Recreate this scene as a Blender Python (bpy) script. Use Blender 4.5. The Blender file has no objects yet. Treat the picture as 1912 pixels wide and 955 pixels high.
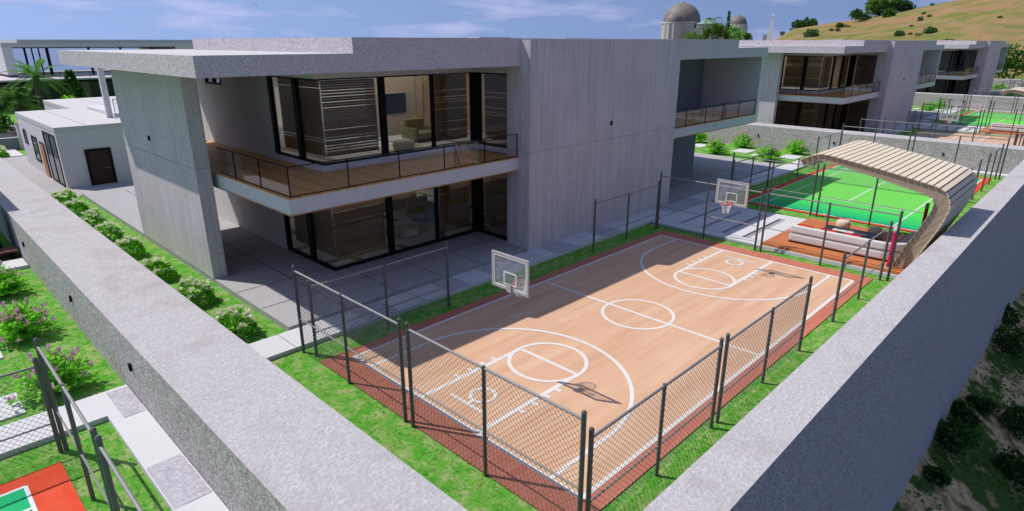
import bpy, bmesh, math, random
from mathutils import Vector, Matrix, noise
R = math.radians
C = bpy.context.scene.collection
SC = bpy.context.scene
random.seed(7)

# ------------------------------------------------------------------ camera, sky, sun, exposure
cam = bpy.data.cameras.new('camera'); camo = bpy.data.objects.new('camera', cam); C.objects.link(camo)
camo.location = (0, 0, 10)
camo.rotation_euler = (R(90 - 19.13), 0, R(44.45 - 90))
cam.sensor_fit = 'VERTICAL'; cam.sensor_height = 24
cam.lens = 12 / (477.5 / 1152.0)
cam.clip_start = 0.1; cam.clip_end = 60000
SC.camera = camo

SUN_DIR = Vector((-0.33, 0.60, 1.0)).normalized()      # towards the sun
EL = math.asin(SUN_DIR.z); ROT = math.atan2(SUN_DIR.x, SUN_DIR.y)
w = bpy.data.worlds.new('World'); SC.world = w; w.use_nodes = True
nt = w.node_tree; nt.nodes.clear()
def wn(t, **k):
    n = nt.nodes.new(t)
    for a, b in k.items(): setattr(n, a, b)
    return n
wout = wn('ShaderNodeOutputWorld'); wbg = wn('ShaderNodeBackground'); sky = wn('ShaderNodeTexSky')
sky.sky_type = 'NISHITA'; sky.sun_disc = False; sky.sun_elevation = EL; sky.sun_rotation = ROT % (2 * math.pi)
sky.air_density = 1.0; sky.dust_density = 0.3; sky.ozone_density = 2.5; sky.altitude = 200
wtc = wn('ShaderNodeTexCoord'); lift = wn('ShaderNodeVectorMath', operation='ADD'); lift.inputs[1].default_value = (0, 0, 0.62)
nrm = wn('ShaderNodeVectorMath', operation='NORMALIZE')
nt.links.new(wtc.outputs['Generated'], lift.inputs[0]); nt.links.new(lift.outputs[0], nrm.inputs[0]); nt.links.new(nrm.outputs[0], sky.inputs[0])
# thin high cloud
cmap = wn('ShaderNodeMapping'); cmap.inputs['Scale'].default_value = (5, 5, 26)
cn = wn('ShaderNodeTexNoise'); cn.inputs['Scale'].default_value = 1.3; cn.inputs['Detail'].default_value = 6; cn.inputs['Roughness'].default_value = 0.55
cr = wn('ShaderNodeValToRGB'); cr.color_ramp.elements[0].position = 0.5; cr.color_ramp.elements[1].position = 0.78
cr.color_ramp.elements[1].color = (.42, .42, .42, 1)
cmix = wn('ShaderNodeMix', data_type='RGBA'); cmix.inputs['B'].default_value = (4.6, 4.2, 5.3, 1)
nt.links.new(wtc.outputs['Generated'], cmap.inputs[0]); nt.links.new(cmap.outputs[0], cn.inputs[0]); nt.links.new(cn.outputs[0], cr.inputs[0])
ctint = wn('ShaderNodeMix', data_type='RGBA', blend_type='MULTIPLY'); ctint.inputs['Factor'].default_value = 1; ctint.inputs['B'].default_value = (.95, .83, .82, 1)
nt.links.new(sky.outputs[0], ctint.inputs['A']); nt.links.new(cr.outputs[0], cmix.inputs['Factor']); nt.links.new(ctint.outputs['Result'], cmix.inputs['A'])
nt.links.new(cmix.outputs['Result'], wbg.inputs[0]); nt.links.new(wbg.outputs[0], wout.inputs[0])
wbg.inputs[1].default_value = 0.15

sl = bpy.data.lights.new('sun', 'SUN'); slo = bpy.data.objects.new('sun', sl); C.objects.link(slo)
sl.energy = 3.2; sl.angle = R(0.5); sl.color = (1.0, 0.94, 0.875)
slo.rotation_euler = (-SUN_DIR).to_track_quat('-Z', 'Y').to_euler(); slo.location = (0, 60, 90)
SC.view_settings.view_transform = 'Standard'; SC.view_settings.look = 'None'
SC.view_settings.exposure = 0.45; SC.view_settings.gamma = 1.0; SC.view_settings.use_curve_mapping = False
SC.cycles.max_bounces = 10; SC.cycles.transparent_max_bounces = 16; SC.cycles.diffuse_bounces = 8; SC.cycles.glossy_bounces = 3
SC.cycles.use_denoising = True; SC.cycles.caustics_reflective = False; SC.cycles.caustics_refractive = False

# ------------------------------------------------------------------ materials
class NB:
    def __init__(s, name, rough=0.85, spec=0.2):
        s.m = bpy.data.materials.new(name); s.m.use_nodes = True
        s.t = s.m.node_tree; s.b = s.t.nodes['Principled BSDF']; s.out = s.t.nodes['Material Output']
        s.b.inputs['Roughness'].default_value = rough; s.b.inputs['Specular IOR Level'].default_value = spec
        s.tc = s.n('ShaderNodeTexCoord')
    def n(s, t, **k):
        x = s.t.nodes.new(t)
        for a, b in k.items(): setattr(x, a, b)
        return x
    def l(s, a, b): s.t.links.new(a, b)
    def map(s, scale=(1, 1, 1), rot=(0, 0, 0)):
        m = s.n('ShaderNodeMapping'); m.inputs['Scale'].default_value = scale; m.inputs['Rotation'].default_value = rot
        s.l(s.tc.outputs['Object'], m.inputs[0]); return m.outputs[0]
    def noise(s, scale, detail=4, rough=0.55, vec=None, dist=0):
        x = s.n('ShaderNodeTexNoise'); x.inputs['Scale'].default_value = scale; x.inputs['Detail'].default_value = detail
        x.inputs['Roughness'].default_value = rough; x.inputs['Distortion'].default_value = dist
        s.l(vec if vec is not None else s.tc.outputs['Object'], x.inputs[0]); return x.outputs[0]
    def ramp(s, f, stops):
        r = s.n('ShaderNodeValToRGB'); e = r.color_ramp.elements
        while len(e) < len(stops): e.new(0.5)
        for i, (p, c) in enumerate(stops):
            e[i].position = p; e[i].color = (*c, 1) if len(c) == 3 else c
        s.l(f, r.inputs[0]); return r.outputs[0]
    def mix(s, f, a, b, mode='MIX'):
        x = s.n('ShaderNodeMix', data_type='RGBA', blend_type=mode)
        for v, k in ((f, 'Factor'), (a, 'A'), (b, 'B')):
            if isinstance(v, (int, float)): x.inputs[k].default_value = v
            elif isinstance(v, tuple): x.inputs[k].default_value = (*v, 1)
            else: s.l(v, x.inputs[k])
        return x.outputs['Result']
    def math(s, op, a, b=0.0, c=0.0):
        x = s.n('ShaderNodeMath', operation=op)
        for i, v in enumerate((a, b, c)):
            if isinstance(v, (int, float)): x.inputs[i].default_value = v
            else: s.l(v, x.inputs[i])
        return x.outputs[0]
    def xyz(s):
        x = s.n('ShaderNodeSeparateXYZ'); s.l(s.tc.outputs['Object'], x.inputs[0]); return x.outputs
    def bump(s, h, strength=0.4, dist=0.02):
        x = s.n('ShaderNodeBump'); x.inputs['Strength'].default_value = strength; x.inputs['Distance'].default_value = dist
        s.l(h, x.inputs['Height']); s.l(x.outputs[0], s.b.inputs['Normal'])
    def col(s, c):
        if isinstance(c, tuple): s.b.inputs['Base Color'].default_value = (*c, 1)
        else: s.l(c, s.b.inputs['Base Color'])
        return s.m
def groove(nb, coord, pitch, width, phase=0.0):
    """1 inside a joint of the given width every pitch metres along coord"""
    f = nb.math('FRACT', nb.math('DIVIDE', nb.math('ADD', coord, phase), pitch))
    return nb.math('LESS_THAN', f, width / pitch)

M = {}
def plain(name, c, rough=0.7, spec=0.3, var=0.12, scale=6.0, metal=0.0):
    b = NB(name, rough, spec); b.b.inputs['Metallic'].default_value = metal
    n = b.noise(scale, 5)
    M[name] = b.col(b.mix(n, tuple(x * (1 - var) for x in c), tuple(min(1, x * (1 + var)) for x in c)))
    return M[name]
def stucco(name, c, speck=0.25, fine=60, big=2.0, bump=0.5, stain=0):
    b = NB(name, 0.92, 0.1)
    n1 = b.noise(big, 6, .6); n2 = b.noise(fine, 3, .7); n3 = b.noise(fine * .33, 4, .7)
    c1 = b.mix(n1, tuple(x * .88 for x in c), tuple(x * 1.1 for x in c))
    c2 = b.mix(b.ramp(n2, [(.42, (0, 0, 0)), (.62, (1, 1, 1))]), tuple(x * (1 - speck * 1.4) for x in c), c1)
    c3 = b.mix(b.ramp(n3, [(.38, (0, 0, 0)), (.5, (1, 1, 1))]), b.mix(.5, c2, tuple(x * (1 - speck * 1.6) for x in c)), c2)
    b.bump(b.math('ADD', n2, n3), bump, 0.03)
    if stain:
        n4 = b.noise(.5, 7, .7, None, .6); n5 = b.noise(5, 6, .75, b.map((1, 2.2, 1)))
        c3 = b.mix(b.math('MULTIPLY', b.ramp(n4, [(.50, (0, 0, 0)), (.70, (1, 1, 1))]), stain), c3, tuple(x * f for x, f in zip(c, (.62, .60, .57))))
        c3 = b.mix(b.math('MULTIPLY', b.ramp(n5, [(.47, (0, 0, 0)), (.58, (1, 1, 1))]), stain * .55), c3, tuple(x * .72 for x in c))
    M[name] = b.col(c3); return M[name]
stucco('plaster', (.78, .77, .78), .24, 40, 1.1, .55, .16)           # villa render
stucco('plaster_roof', (.80, .73, .755), .34, 24, .8, .7)
stucco('roof_screed', (.56, .55, .54), .05, 20, .5, .2)
stucco('wall_rough', (.64, .61, .605), .40, 15, 1.5, 1.0, .5)
stucco('wall_plaster', (.54, .52, .525), .16, 11, 1.6, 1.0, .75)       # boundary wall
stucco('paving', (.50, .49, .50), .26, 50, .9, .4, .25)
stucco('path_concrete', (.60, .60, .61), .06, 24, .5, .12)
stucco('path_worn', (.50, .485, .535), .20, 9, 1.4, .5)
stucco('dark_stone', (.33, .35, .40), .4, 20, 2.0, .9)
stucco('far_render', (.55, .55, .54), .10, 6, .3, .2)

def board_formed(name, c):
    b = NB(name, .9, .1)
    v = b.map((1, 1, .05)); v2 = b.map((1, 1, .18))
    n1 = b.noise(5.0, 5, .6, v); n2 = b.noise(34, 4, .65, v2); n3 = b.noise(.45, 4, .5)
    a = b.mix(b.ramp(n1, [(.3, (0, 0, 0)), (.7, (1, 1, 1))]), tuple(x * .80 for x in c), tuple(x * 1.12 for x in c))
    a = b.mix(b.ramp(n2, [(.38, (0, 0, 0)), (.55, (1, 1, 1))]), b.mix(.55, a, tuple(x * .55 for x in c)), a)
    a = b.mix(b.math('MULTIPLY', b.ramp(n3, [(.45, (0, 0, 0)), (.75, (1, 1, 1))]), .35), a, tuple(x * .62 for x in c))
    b.bump(n2, .35, .02)
    M[name] = b.col(a)
board_formed('board_concrete', (.60, .565, .575))

def wood(name, c, dark, axis=1, pitch=.6, gap=.02, rough=.55):
    b = NB(name, rough, .25); X = b.xyz()
    sc = [9, 9, 9]; sc[axis] = .35
    n = b.noise(2.2, 6, .6, b.map(tuple(sc)))
    other = 0 if axis == 1 else 1
    idx = b.math('FLOOR', b.math('DIVIDE', X[other], pitch))
    wn_ = b.n('ShaderNodeTexWhiteNoise', noise_dimensions='1D'); b.l(idx, wn_.inputs['W'])
    a = b.mix(n, dark, c)
    a = b.mix(b.math('MULTIPLY', wn_.outputs['Value'], .35), a, tuple(x * .62 for x in c))
    a = b.mix(groove(b, X[other], pitch, gap), a, tuple(x * .12 for x in dark))
    M[name] = b.col(a)
wood('balcony_wood', (.78, .41, .15), (.48, .22, .075), 1, .78, .03)
wood('deck_wood', (.62, .225, .085), (.46, .145, .05), 1, .42, .022)
wood('soffit_wood', (.52, .27, .09), (.40, .19, .07), 0, .3, .01)
wood('door_wood', (.05, .022, .014), (.025, .012, .009), 0, .4, .004)
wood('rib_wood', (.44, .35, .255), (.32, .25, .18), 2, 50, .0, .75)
wood('pergola_wood', (.82, .72, .55), (.66, .56, .42), 0, 50, .0, .7)
wood('bench_wood', (.20, .085, .045), (.11, .045, .026), 0, .16, .02)
wood('cabinet_wood', (.62, .52, .38), (.50, .41, .29), 2, .25, .012)

def court_wood():
    b = NB('court_wood', .5, .25); X = b.xyz()
    n = b.noise(1.0, 5, .55, b.map((.16, 2.2, 1))); n2 = b.noise(.35, 3)
    row = b.math('FLOOR', b.math('DIVIDE', X[1], .62))
    seg = b.math('FLOOR', b.math('DIVIDE', b.math('ADD', X[0], b.math('MULTIPLY', row, 1.37)), 3.1))
    wv = b.n('ShaderNodeTexWhiteNoise', noise_dimensions='2D'); cb = b.n('ShaderNodeCombineXYZ')
    b.l(row, cb.inputs[0]); b.l(seg, cb.inputs[1]); b.l(cb.outputs[0], wv.inputs['Vector'])
    a = b.ramp(n, [(.3, (.54, .315, .18)), (.5, (.62, .39, .245)), (.72, (.67, .475, .30))])
    a = b.mix(b.math('MULTIPLY', wv.outputs['Value'], .38), a, (.52, .30, .17))
    a = b.mix(b.math('MULTIPLY', n2, .2), a, (.66, .44, .34))
    M['court_wood'] = b.col(a)
court_wood()
def border_brown():
    b = NB('court_border', .6, .2)
    n = b.noise(1.2, 5, .6, b.map((.5, 2.5, 1))); n2 = b.noise(.6, 3)
    a = b.ramp(n, [(.3, (.42, .12, .075)), (.7, (.52, .185, .12))])
    M['court_border'] = b.col(b.mix(b.math('MULTIPLY', n2, .4), a, (.46, .20, .13)))
border_brown()
def paint(name, c, wear=.3, c2=None):
    b = NB(name, .65, .15)
    n = b.noise(9, 7, .75); n2 = b.noise(3.5, 4)
    a = b.mix(n2, tuple(x * .86 for x in c), c)
    M[name] = b.col(b.mix(b.math('MULTIPLY', b.ramp(n, [(.5, (0, 0, 0)), (.75, (1, 1, 1))]), wear), a, c2 or tuple(x * .7 for x in c)))
paint('line_white', (.72, .70, .67), .75, (.60, .40, .29))
paint('tennis_line', (.72, .74, .73), .1)
def tennis_red():
    b = NB('tennis_red', .7, .12)
    n = b.noise(1.5, 5, .65, b.map((2.5, .8, 1))); n2 = b.noise(12, 4, .7)
    a = b.ramp(n, [(.3, (.58, .055, .02)), (.55, (.66, .085, .03)), (.75, (.62, .10, .07))])
    M['tennis_red'] = b.col(b.mix(b.math('MULTIPLY', n2, .3), a, (.50, .035, .02)))
tennis_red()
def tennis_green():
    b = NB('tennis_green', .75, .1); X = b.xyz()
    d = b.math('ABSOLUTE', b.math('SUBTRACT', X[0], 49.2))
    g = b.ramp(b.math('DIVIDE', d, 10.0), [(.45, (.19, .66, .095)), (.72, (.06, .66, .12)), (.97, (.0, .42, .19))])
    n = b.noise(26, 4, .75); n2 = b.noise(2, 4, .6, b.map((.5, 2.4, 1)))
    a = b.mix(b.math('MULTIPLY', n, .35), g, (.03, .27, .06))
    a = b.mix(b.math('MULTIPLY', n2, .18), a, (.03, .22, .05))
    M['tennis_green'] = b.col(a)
tennis_green()
def grass(name, ca, cb_, cc, patch=1.2):
    b = NB(name, .95, .05)
    n0 = b.noise(.35, 3); n1 = b.noise(patch, 6, .68, None, .4); n2 = b.noise(7, 5, .7, b.map((1, 2.2, 1), (0, 0, .5))); n3 = b.noise(40, 3, .7)
    n4 = b.noise(2.6, 5, .72, b.map((1, 2.0, 1), (0, 0, .7)), .8); n5 = b.noise(4.5, 5, .7, b.map((2.0, 1, 1), (0, 0, .3)), .5)
    a = b.ramp(n1, [(.36, ca), (.5, cb_), (.62, cc)])
    a = b.mix(b.math('MULTIPLY', b.ramp(n4, [(.52, (0, 0, 0)), (.66, (1, 1, 1))]), .8), a, cc)
    a = b.mix(b.math('MULTIPLY', b.ramp(n5, [(.36, (1, 1, 1)), (.48, (0, 0, 0))]), .85), a, (.045, .20, .014))
    a = b.mix(b.math('MULTIPLY', b.ramp(n2, [(.38, (1, 1, 1)), (.55, (0, 0, 0))]), .45), a, (.05, .19, .015))
    a = b.mix(b.math('MULTIPLY', n3, .25), a, tuple(x * .45 for x in cb_))
    b.bump(b.math('ADD', n2, n3), .8, .06)
    M[name] = b.col(a)
grass('lawn_grass', (.085, .42, .03), (.18, .47, .065), (.42, .52, .20), 1.7)
def hillmat():
    b = NB('hill_grass', .95, .05)
    n0 = b.noise(.02, 7, .65, b.map((1, 1, .5))); n1 = b.noise(.09, 6, .7, b.map((1, 1, .4))); n2 = b.noise(.8, 5, .75)
    a = b.ramp(n0, [(.40, (.30, .18, .09)), (.46, (.23, .18, .068)), (.52, (.12, .165, .035)), (.57, (.21, .18, .065)), (.64, (.31, .195, .10))])
    a = b.mix(b.ramp(n1, [(.45, (0, 0, 0)), (.62, (1, 1, 1))]), a, (.31, .20, .105))
    a = b.mix(b.math('MULTIPLY', b.ramp(n2, [(.45, (0, 0, 0)), (.7, (1, 1, 1))]), .5), a, (.12, .15, .035))
    b.bump(n1, .5, 2.0)
    M['hill_grass'] = b.col(a)
hillmat()
def cliffmat():
    b = NB('cliff_earth', .95, .05)
    n0 = b.noise(.28, 5, .6); n1 = b.noise(.9, 9, .72, None, 1.2); n2 = b.noise(9, 5, .75)
    rock = b.ramp(n1, [(.36, (.16, .10, .05)), (.46, (.62, .43, .22)), (.6, (.86, .64, .36)), (.68, (.55, .37, .19))])
    green = b.ramp(n2, [(.35, (.03, .055, .014)), (.55, (.09, .17, .035)), (.72, (.16, .28, .06))])
    a = b.mix(b.ramp(n0, [(.50, (0, 0, 0)), (.56, (1, 1, 1))]), rock, green)
    b.bump(b.math('ADD', n1, n2), .8, .2)
    M['cliff_earth'] = b.col(a)
cliffmat()
plain('steel', (.105, .105, .106), .5, .4, .35, 14, .2)
plain('rail_steel', (.26, .255, .25), .65, .3, .2, 10, .3)
plain('wire', (.13, .135, .14), .5, .5, .1, 5, .2)
plain('black_metal', (.005, .005, .0055), .6, .15, .1)
plain('board_frame', (.42, .41, .38), .55, .3, .15)
plain('ring_red', (.55, .02, .015), .4, .4, .1)
plain('net_white', (.75, .74, .70), .8, .1, .05)
plain('white_fabric', (.60, .595, .60), .9, .1, .06, 3)
plain('cream_fabric', (.62, .55, .43), .9, .1, .08, 5)
plain('red_fabric', (.50, .015, .012), .85, .1, .1)
plain('pink_paint', (.62, .012, .10), .4, .4, .05)
plain('grey_cap', (.42, .43, .44), .4, .5, .1)
plain('table_dark', (.02, .017, .02), .4, .4, .1)
plain('table_white', (.62, .61, .58), .5, .3, .1)
plain('asphalt', (.05, .05, .052), .9, .1, .25, 30)
plain('interior_white', (.80, .79, .76), .8, .15, .05)
plain('interior_tan', (.58, .46, .30), .7, .2, .12)
plain('blind_brown', (.20, .12, .055), .6, .25, .2, 4)
plain('olive_fabric', (.26, .25, .12), .9, .1, .1)
plain('beige_fabric', (.62, .53, .38), .9, .1, .1)
plain('gold_metal', (.52, .40, .20), .35, .5, .1, 5, .6)
plain('screen_black', (.02, .024, .022), .25, .5, .05)
plain('dome_copper', (.19, .165, .15), .6, .3, .3, .15)
plain('dome_green', (.20, .30, .25), .7, .2, .15, .3)
plain('bark', (.10, .075, .05), .9, .1, .3, 20)
def leafmat(name, c, var=.3, scale=3, tr=.4):
    plain(name, c, .7, .15, var, scale); m = M[name]; t = m.node_tree; b = t.nodes['Principled BSDF']; o = t.nodes['Material Output']
    tl = t.nodes.new('ShaderNodeBsdfTranslucent'); mx = t.nodes.new('ShaderNodeMixShader'); mx.inputs[0].default_value = tr
    src = b.inputs['Base Color'].links[0].from_socket; t.links.new(src, tl.inputs[0])
    t.links.new(b.outputs[0], mx.inputs[1]); t.links.new(tl.outputs[0], mx.inputs[2]); t.links.new(mx.outputs[0], o.inputs[0])
leafmat('flower_pink', (.70, .38, .58), .2, 8, .4)
leafmat('flower_white', (.85, .83, .66), .06, 8, .35)
leafmat('fill_glass', (.93, .92, .88), .02, 3, .92)  # translucent pane of the roof light added for the rooms
leafmat('fill_curtain', (.85, .82, .76), .04, 3, .6)  # translucent cloth of the curtains added as soft fill for the rooms
leafmat('leaf_bright', (.34, .80, .07), .25, 3, .5)
leafmat('leaf_shrub', (.18, .48, .05), .4, 3, .45)
leafmat('leaf_mid', (.09, .22, .035), .4, 1.5)
leafmat('leaf_dark', (.042, .095, .02), .4, 1.5)
leafmat('leaf_yellow', (.21, .31, .04), .3, 1.2)
leafmat('leaf_blue', (.08, .14, .07), .3, 1.2)
leafmat('palm_leaf', (.13, .31, .04), .35, 1.5, .35)
pass
pass
plain('rock', (.72, .48, .24), .95, .1, .35, 1.5)
plain('bird_grey', (.16, .16, .18), .8, .1, .1)
plain('curb_dark', (.30, .30, .32), .9, .1, .2, 10)
def interior_floor():
    b = NB('interior_floor', .35, .35); X = b.xyz()
    g = b.math('MAXIMUM', groove(b, X[0], 2.6, .45, .6), groove(b, X[1], 2.9, .45, .1))
    M['interior_floor'] = b.col(b.mix(g, (.72, .72, .72), (.22, .15, .08)))
interior_floor()
def glass(name, tint, refl=.12, maxr=.8, k=1.2):
    b = NB(name); t = b.t; t.nodes.remove(b.b)
    tr = b.n('ShaderNodeBsdfTransparent'); tr.inputs[0].default_value = (*tint, 1)
    gl = b.n('ShaderNodeBsdfGlossy'); gl.inputs['Roughness'].default_value = .015; gl.inputs[0].default_value = (.95, .97, 1, 1)
    lw = b.n('ShaderNodeFresnel'); lw.inputs['IOR'].default_value = 1.55
    f = b.math('MINIMUM', b.math('ADD', b.math('MULTIPLY', lw.outputs[0], k), refl * .35), maxr)
    mx = b.n('ShaderNodeMixShader'); b.l(f, mx.inputs[0]); b.l(tr.outputs[0], mx.inputs[1]); b.l(gl.outputs[0], mx.inputs[2]); b.l(mx.outputs[0], b.out.inputs[0])
    M[name] = b.m
glass('window_glass', (.95, .955, .94), .0, .5, .30)
glass('rail_glass', (.93, .94, .95), .0, .12, .25)
def acrylic():
    b = NB('board_glass'); t = b.t
    b.b.inputs['Roughness'].default_value = .35; n = b.noise(9, 6, .7)
    b.col((.62, .64, .66))
    tr = b.n('ShaderNodeBsdfTransparent'); mx = b.n('ShaderNodeMixShader')
    b.l(b.math('MULTIPLY', b.ramp(n, [(.35, (.12, .12, .12)), (.75, (.6, .6, .6))]), .5), mx.inputs[0])
    b.l(tr.outputs[0], mx.inputs[1]); b.l(b.b.outputs[0], mx.inputs[2]); b.l(mx.outputs[0], b.out.inputs[0])
    M['board_glass'] = b.m
acrylic()
def seamat():
    b = NB('sea_water', .25, .5); n = b.noise(.02, 4)
    b.bump(n, .3, 2.0); M['sea_water'] = b.col((.05, .09, .16))
seamat()

# ------------------------------------------------------------------ mesh builder
class MB:
    def __init__(s): s.v = []; s.f = []; s.mi = []; s.cur = 0
    def face(s, pts):
        k = len(s.v); s.v += [tuple(p) for p in pts]; s.f.append(tuple(range(k, k + len(pts)))); s.mi.append(s.cur)
    def hexa(s, b, t):
        k = len(s.v); s.v += [tuple(p) for p in b] + [tuple(p) for p in t]; n = len(b)
        s.f.append(tuple(reversed(range(k, k + n)))); s.f.append(tuple(range(k + n, k + 2 * n))); s.mi += [s.cur] * 2
        for i in range(n):
            j = (i + 1) % n; s.f.append((k + i, k + j, k + n + j, k + n + i)); s.mi.append(s.cur)
    def box(s, x0, x1, y0, y1, z0, z1):
        s.hexa([(x0, y0, z0), (x1, y0, z0), (x1, y1, z0), (x0, y1, z0)], [(x0, y0, z1), (x1, y0, z1), (x1, y1, z1), (x0, y1, z1)]); return s
    def sheet(s, x0, x1, y0, y1, z):
        s.face([(x0, y0, z), (x1, y0, z), (x1, y1, z), (x0, y1, z)]); return s
    def tube(s, p0, p1, r0, n=6, r1=None, cap=True):
        p0, p1 = Vector(p0), Vector(p1); d = (p1 - p0).normalized()
        a = d.orthogonal().normalized(); b = d.cross(a); r1 = r0 if r1 is None else r1
        ring = lambda p, r: [p + a * r * math.cos(2 * math.pi * i / n) + b * r * math.sin(2 * math.pi * i / n) for i in range(n)]
        if cap: s.hexa(ring(p0, r0), ring(p1, r1))
        else:
            k = len(s.v); s.v += [tuple(p) for p in ring(p0, r0) + ring(p1, r1)]
            for i in range(n):
                j = (i + 1) % n; s.f.append((k + i, k + j, k + n + j, k + n + i)); s.mi.append(s.cur)
        return s
    def path(s, pts, r, n=6):
        for i in range(len(pts) - 1): s.tube(pts[i], pts[i + 1], r, n)
        return s
    def strip(s, pts, wd, z, closed=False):
        """flat painted line of width wd along 2-D points"""
        P = [Vector((p[0], p[1])) for p in pts]; n = len(P); L = []; Rr = []
        for i in range(n):
            if closed: d = P[(i + 1) % n] - P[i - 1]
            else: d = P[min(i + 1, n - 1)] - P[max(i - 1, 0)]
            d.normalize(); q = Vector((-d.y, d.x)) * wd / 2; L.append(P[i] + q); Rr.append(P[i] - q)
        for i in range(n if closed else n - 1):
            j = (i + 1) % n
            s.face([(*Rr[i], z), (*Rr[j], z), (*L[j], z), (*L[i], z)])
        return s
    def lathe(s, prof, cx, cy, n=24):
        k = len(s.v)
        for r, z in prof: s.v += [(cx + r * math.cos(2 * math.pi * i / n), cy + r * math.sin(2 * math.pi * i / n), z) for i in range(n)]
        for a in range(len(prof) - 1):
            for i in range(n):
                j = (i + 1) % n; s.f.append((k + a * n + i, k + a * n + j, k + (a + 1) * n + j, k + (a + 1) * n + i)); s.mi.append(s.cur)
        return s
    def build(s, name, mat, parent=None, smooth=False):
        me = bpy.data.meshes.new(name)
        off = Vector(parent['_o']) if parent is not None else Vector((0, 0, 0))
        me.from_pydata([(a - off.x, b - off.y, c - off.z) for a, b, c in s.v], [], s.f)
        for m in (mat if isinstance(mat, (list, tuple)) else [mat]): me.materials.append(M[m])
        if any(s.mi): me.polygons.foreach_set('material_index', s.mi)
        if smooth: me.polygons.foreach_set('use_smooth', [True] * len(me.polygons))
        bm = bmesh.new(); bm.from_mesh(me); bmesh.ops.recalc_face_normals(bm, faces=bm.faces[:]); bm.to_mesh(me); bm.free()
        me.update()
        o = bpy.data.objects.new(name, me); C.objects.link(o)
        if parent is not None: o.parent = parent; o['_o'] = parent['_o']
        return o
    def leafbuild(s, name, mat, parent):
        me = bpy.data.meshes.new(name); off = Vector(parent['_o'])
        me.from_pydata([(a - off.x, b - off.y, c - off.z) for a, b, c in s.v], [], s.f)
        for m in (mat if isinstance(mat, (list, tuple)) else [mat]): me.materials.append(M[m])
        if any(s.mi): me.polygons.foreach_set('material_index', s.mi)
        o = bpy.data.objects.new(name, me); C.objects.link(o); o.parent = parent; o['_o'] = parent['_o']; return o

def bevel(o, wd=.03, seg=2):
    m = o.modifiers.new('bevel', 'BEVEL'); m.width = wd; m.segments = seg; m.limit_method = 'ANGLE'; return o
def tag(o, label, cat, group=None):
    o['label'] = label; o['category'] = cat
    if group: o['group'] = group
    return o
def thing(name, loc, label, cat, group=None):
    o = bpy.data.objects.new(name, None); C.objects.link(o); o.location = loc; o['_o'] = tuple(loc); o.empty_display_size = .2
    return tag(o, label, cat, group)
def struct(o): o['kind'] = 'structure'; return o
def dup(o, d, label=None, parent=None, rz=0, sc=1):
    c = o.copy(); C.objects.link(c)
    if parent is not None: c.parent = parent
    else:
        c.location = Vector(o.location) + Vector(d)
        if rz: c.rotation_euler.z += rz
        if sc != 1: c.scale = (sc, sc, sc)
    if label: c['label'] = label
    for ch in list(o.children): dup(ch, d, None, c)
    return c
PITCH = 58.2
PLOT = ['beside the nearest villa', 'beside the second villa', 'beside the farthest villa']
VILLA = ['nearest villa', 'second villa', 'farthest villa']

# ------------------------------------------------------------------ ground
def grid_mesh(name, xs, ys, fz, mat):
    me = bpy.data.meshes.new(name); v = [(x, y, fz(x, y)) for y in ys for x in xs]; n = len(xs)
    f = [(j * n + i, j * n + i + 1, (j + 1) * n + i + 1, (j + 1) * n + i) for j in range(len(ys) - 1) for i in range(n - 1)]
    me.from_pydata(v, [], f); me.materials.append(M[mat]); me.polygons.foreach_set('use_smooth', [True] * len(f))
    o = bpy.data.objects.new(name, me); C.objects.link(o); return struct(o)
def lin(a, b, n): return [a + (b - a) * i / (n - 1) for i in range(n)]
MB().sheet(-30000, 40000, -30000, 40000, -62).build('sea', 'sea_water')['kind'] = 'structure'
def edge(x, y):
    d = max(0, y - 172, x - 205, -75 - x)
    return -0.03 - min(60, d * .55) - (noise.noise(Vector((x * .05, y * .05, 0))) * min(d, 8) * .4)
xs = [-260] + lin(-180, -75, 8) + lin(-70, 205, 12) + lin(215, 330, 8); ys = [4.0] + lin(20, 172, 8) + lin(180, 300, 10)
grid_mesh('lawn', xs, ys, edge, 'lawn_grass')
# hills (right and behind), a radial sheet of real relief
CREST = [(-25, 4.6), (-10, 4.6), (0, 4.2), (6, 3.5), (7.1, 3.4), (10.9, 2.8), (13.5, 2.25), (15.5, 1.85), (17.2, 1.55), (19.1, 1.3), (21.2, 1.0), (22.3, .3), (23, -.15), (25, -.5), (30, -.5), (40, -1.2), (60, -2.2), (75, -3)]
def crest(az):
    for (a, e), (b, g) in zip(CREST, CREST[1:]):
        if a <= az <= b: return e + (g - e) * (az - a) / (b - a)
    return CREST[-1][1]
RC, R0 = 430.0, 196.0
def hill_z(az, r):
    zc = 10 + RC * math.tan(R(crest(az)))
    if r <= RC:
        t = (r - R0) / (RC - R0); s = max(0, t) ** .85
        z = -2 + (zc + 2) * s
    else: z = zc - (r - RC) * .22
    x, y = r * math.cos(R(az)), r * math.sin(R(az)); t = min(1, max(0, (r - R0) / 60)) * (1 if r > RC + 30 else min(1, abs(RC - r) / 60 + .12))
    return z + t * (3.2 * noise.noise(Vector((x * .016, y * .016, 3))) + 1.4 * noise.noise(Vector((x * .06, y * .06, 7))))
def hills():
    azs = lin(-25, 75, 260); rs = lin(R0, RC, 60) + lin(RC + 12, 900, 14)
    me = bpy.data.meshes.new('hills'); n = len(azs)
    v = [(r * math.cos(R(a)), r * math.sin(R(a)), hill_z(a, r)) for r in rs for a in azs]
    f = [(j * n + i, j * n + i + 1, (j + 1) * n + i + 1, (j + 1) * n + i) for j in range(len(rs) - 1) for i in range(n - 1)]
    me.from_pydata(v, [], f); me.materials.append(M['hill_grass']); me.polygons.foreach_set('use_smooth', [True] * len(f))
    o = bpy.data.objects.new('hills', me); C.objects.link(o); struct(o)
hills()
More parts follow.
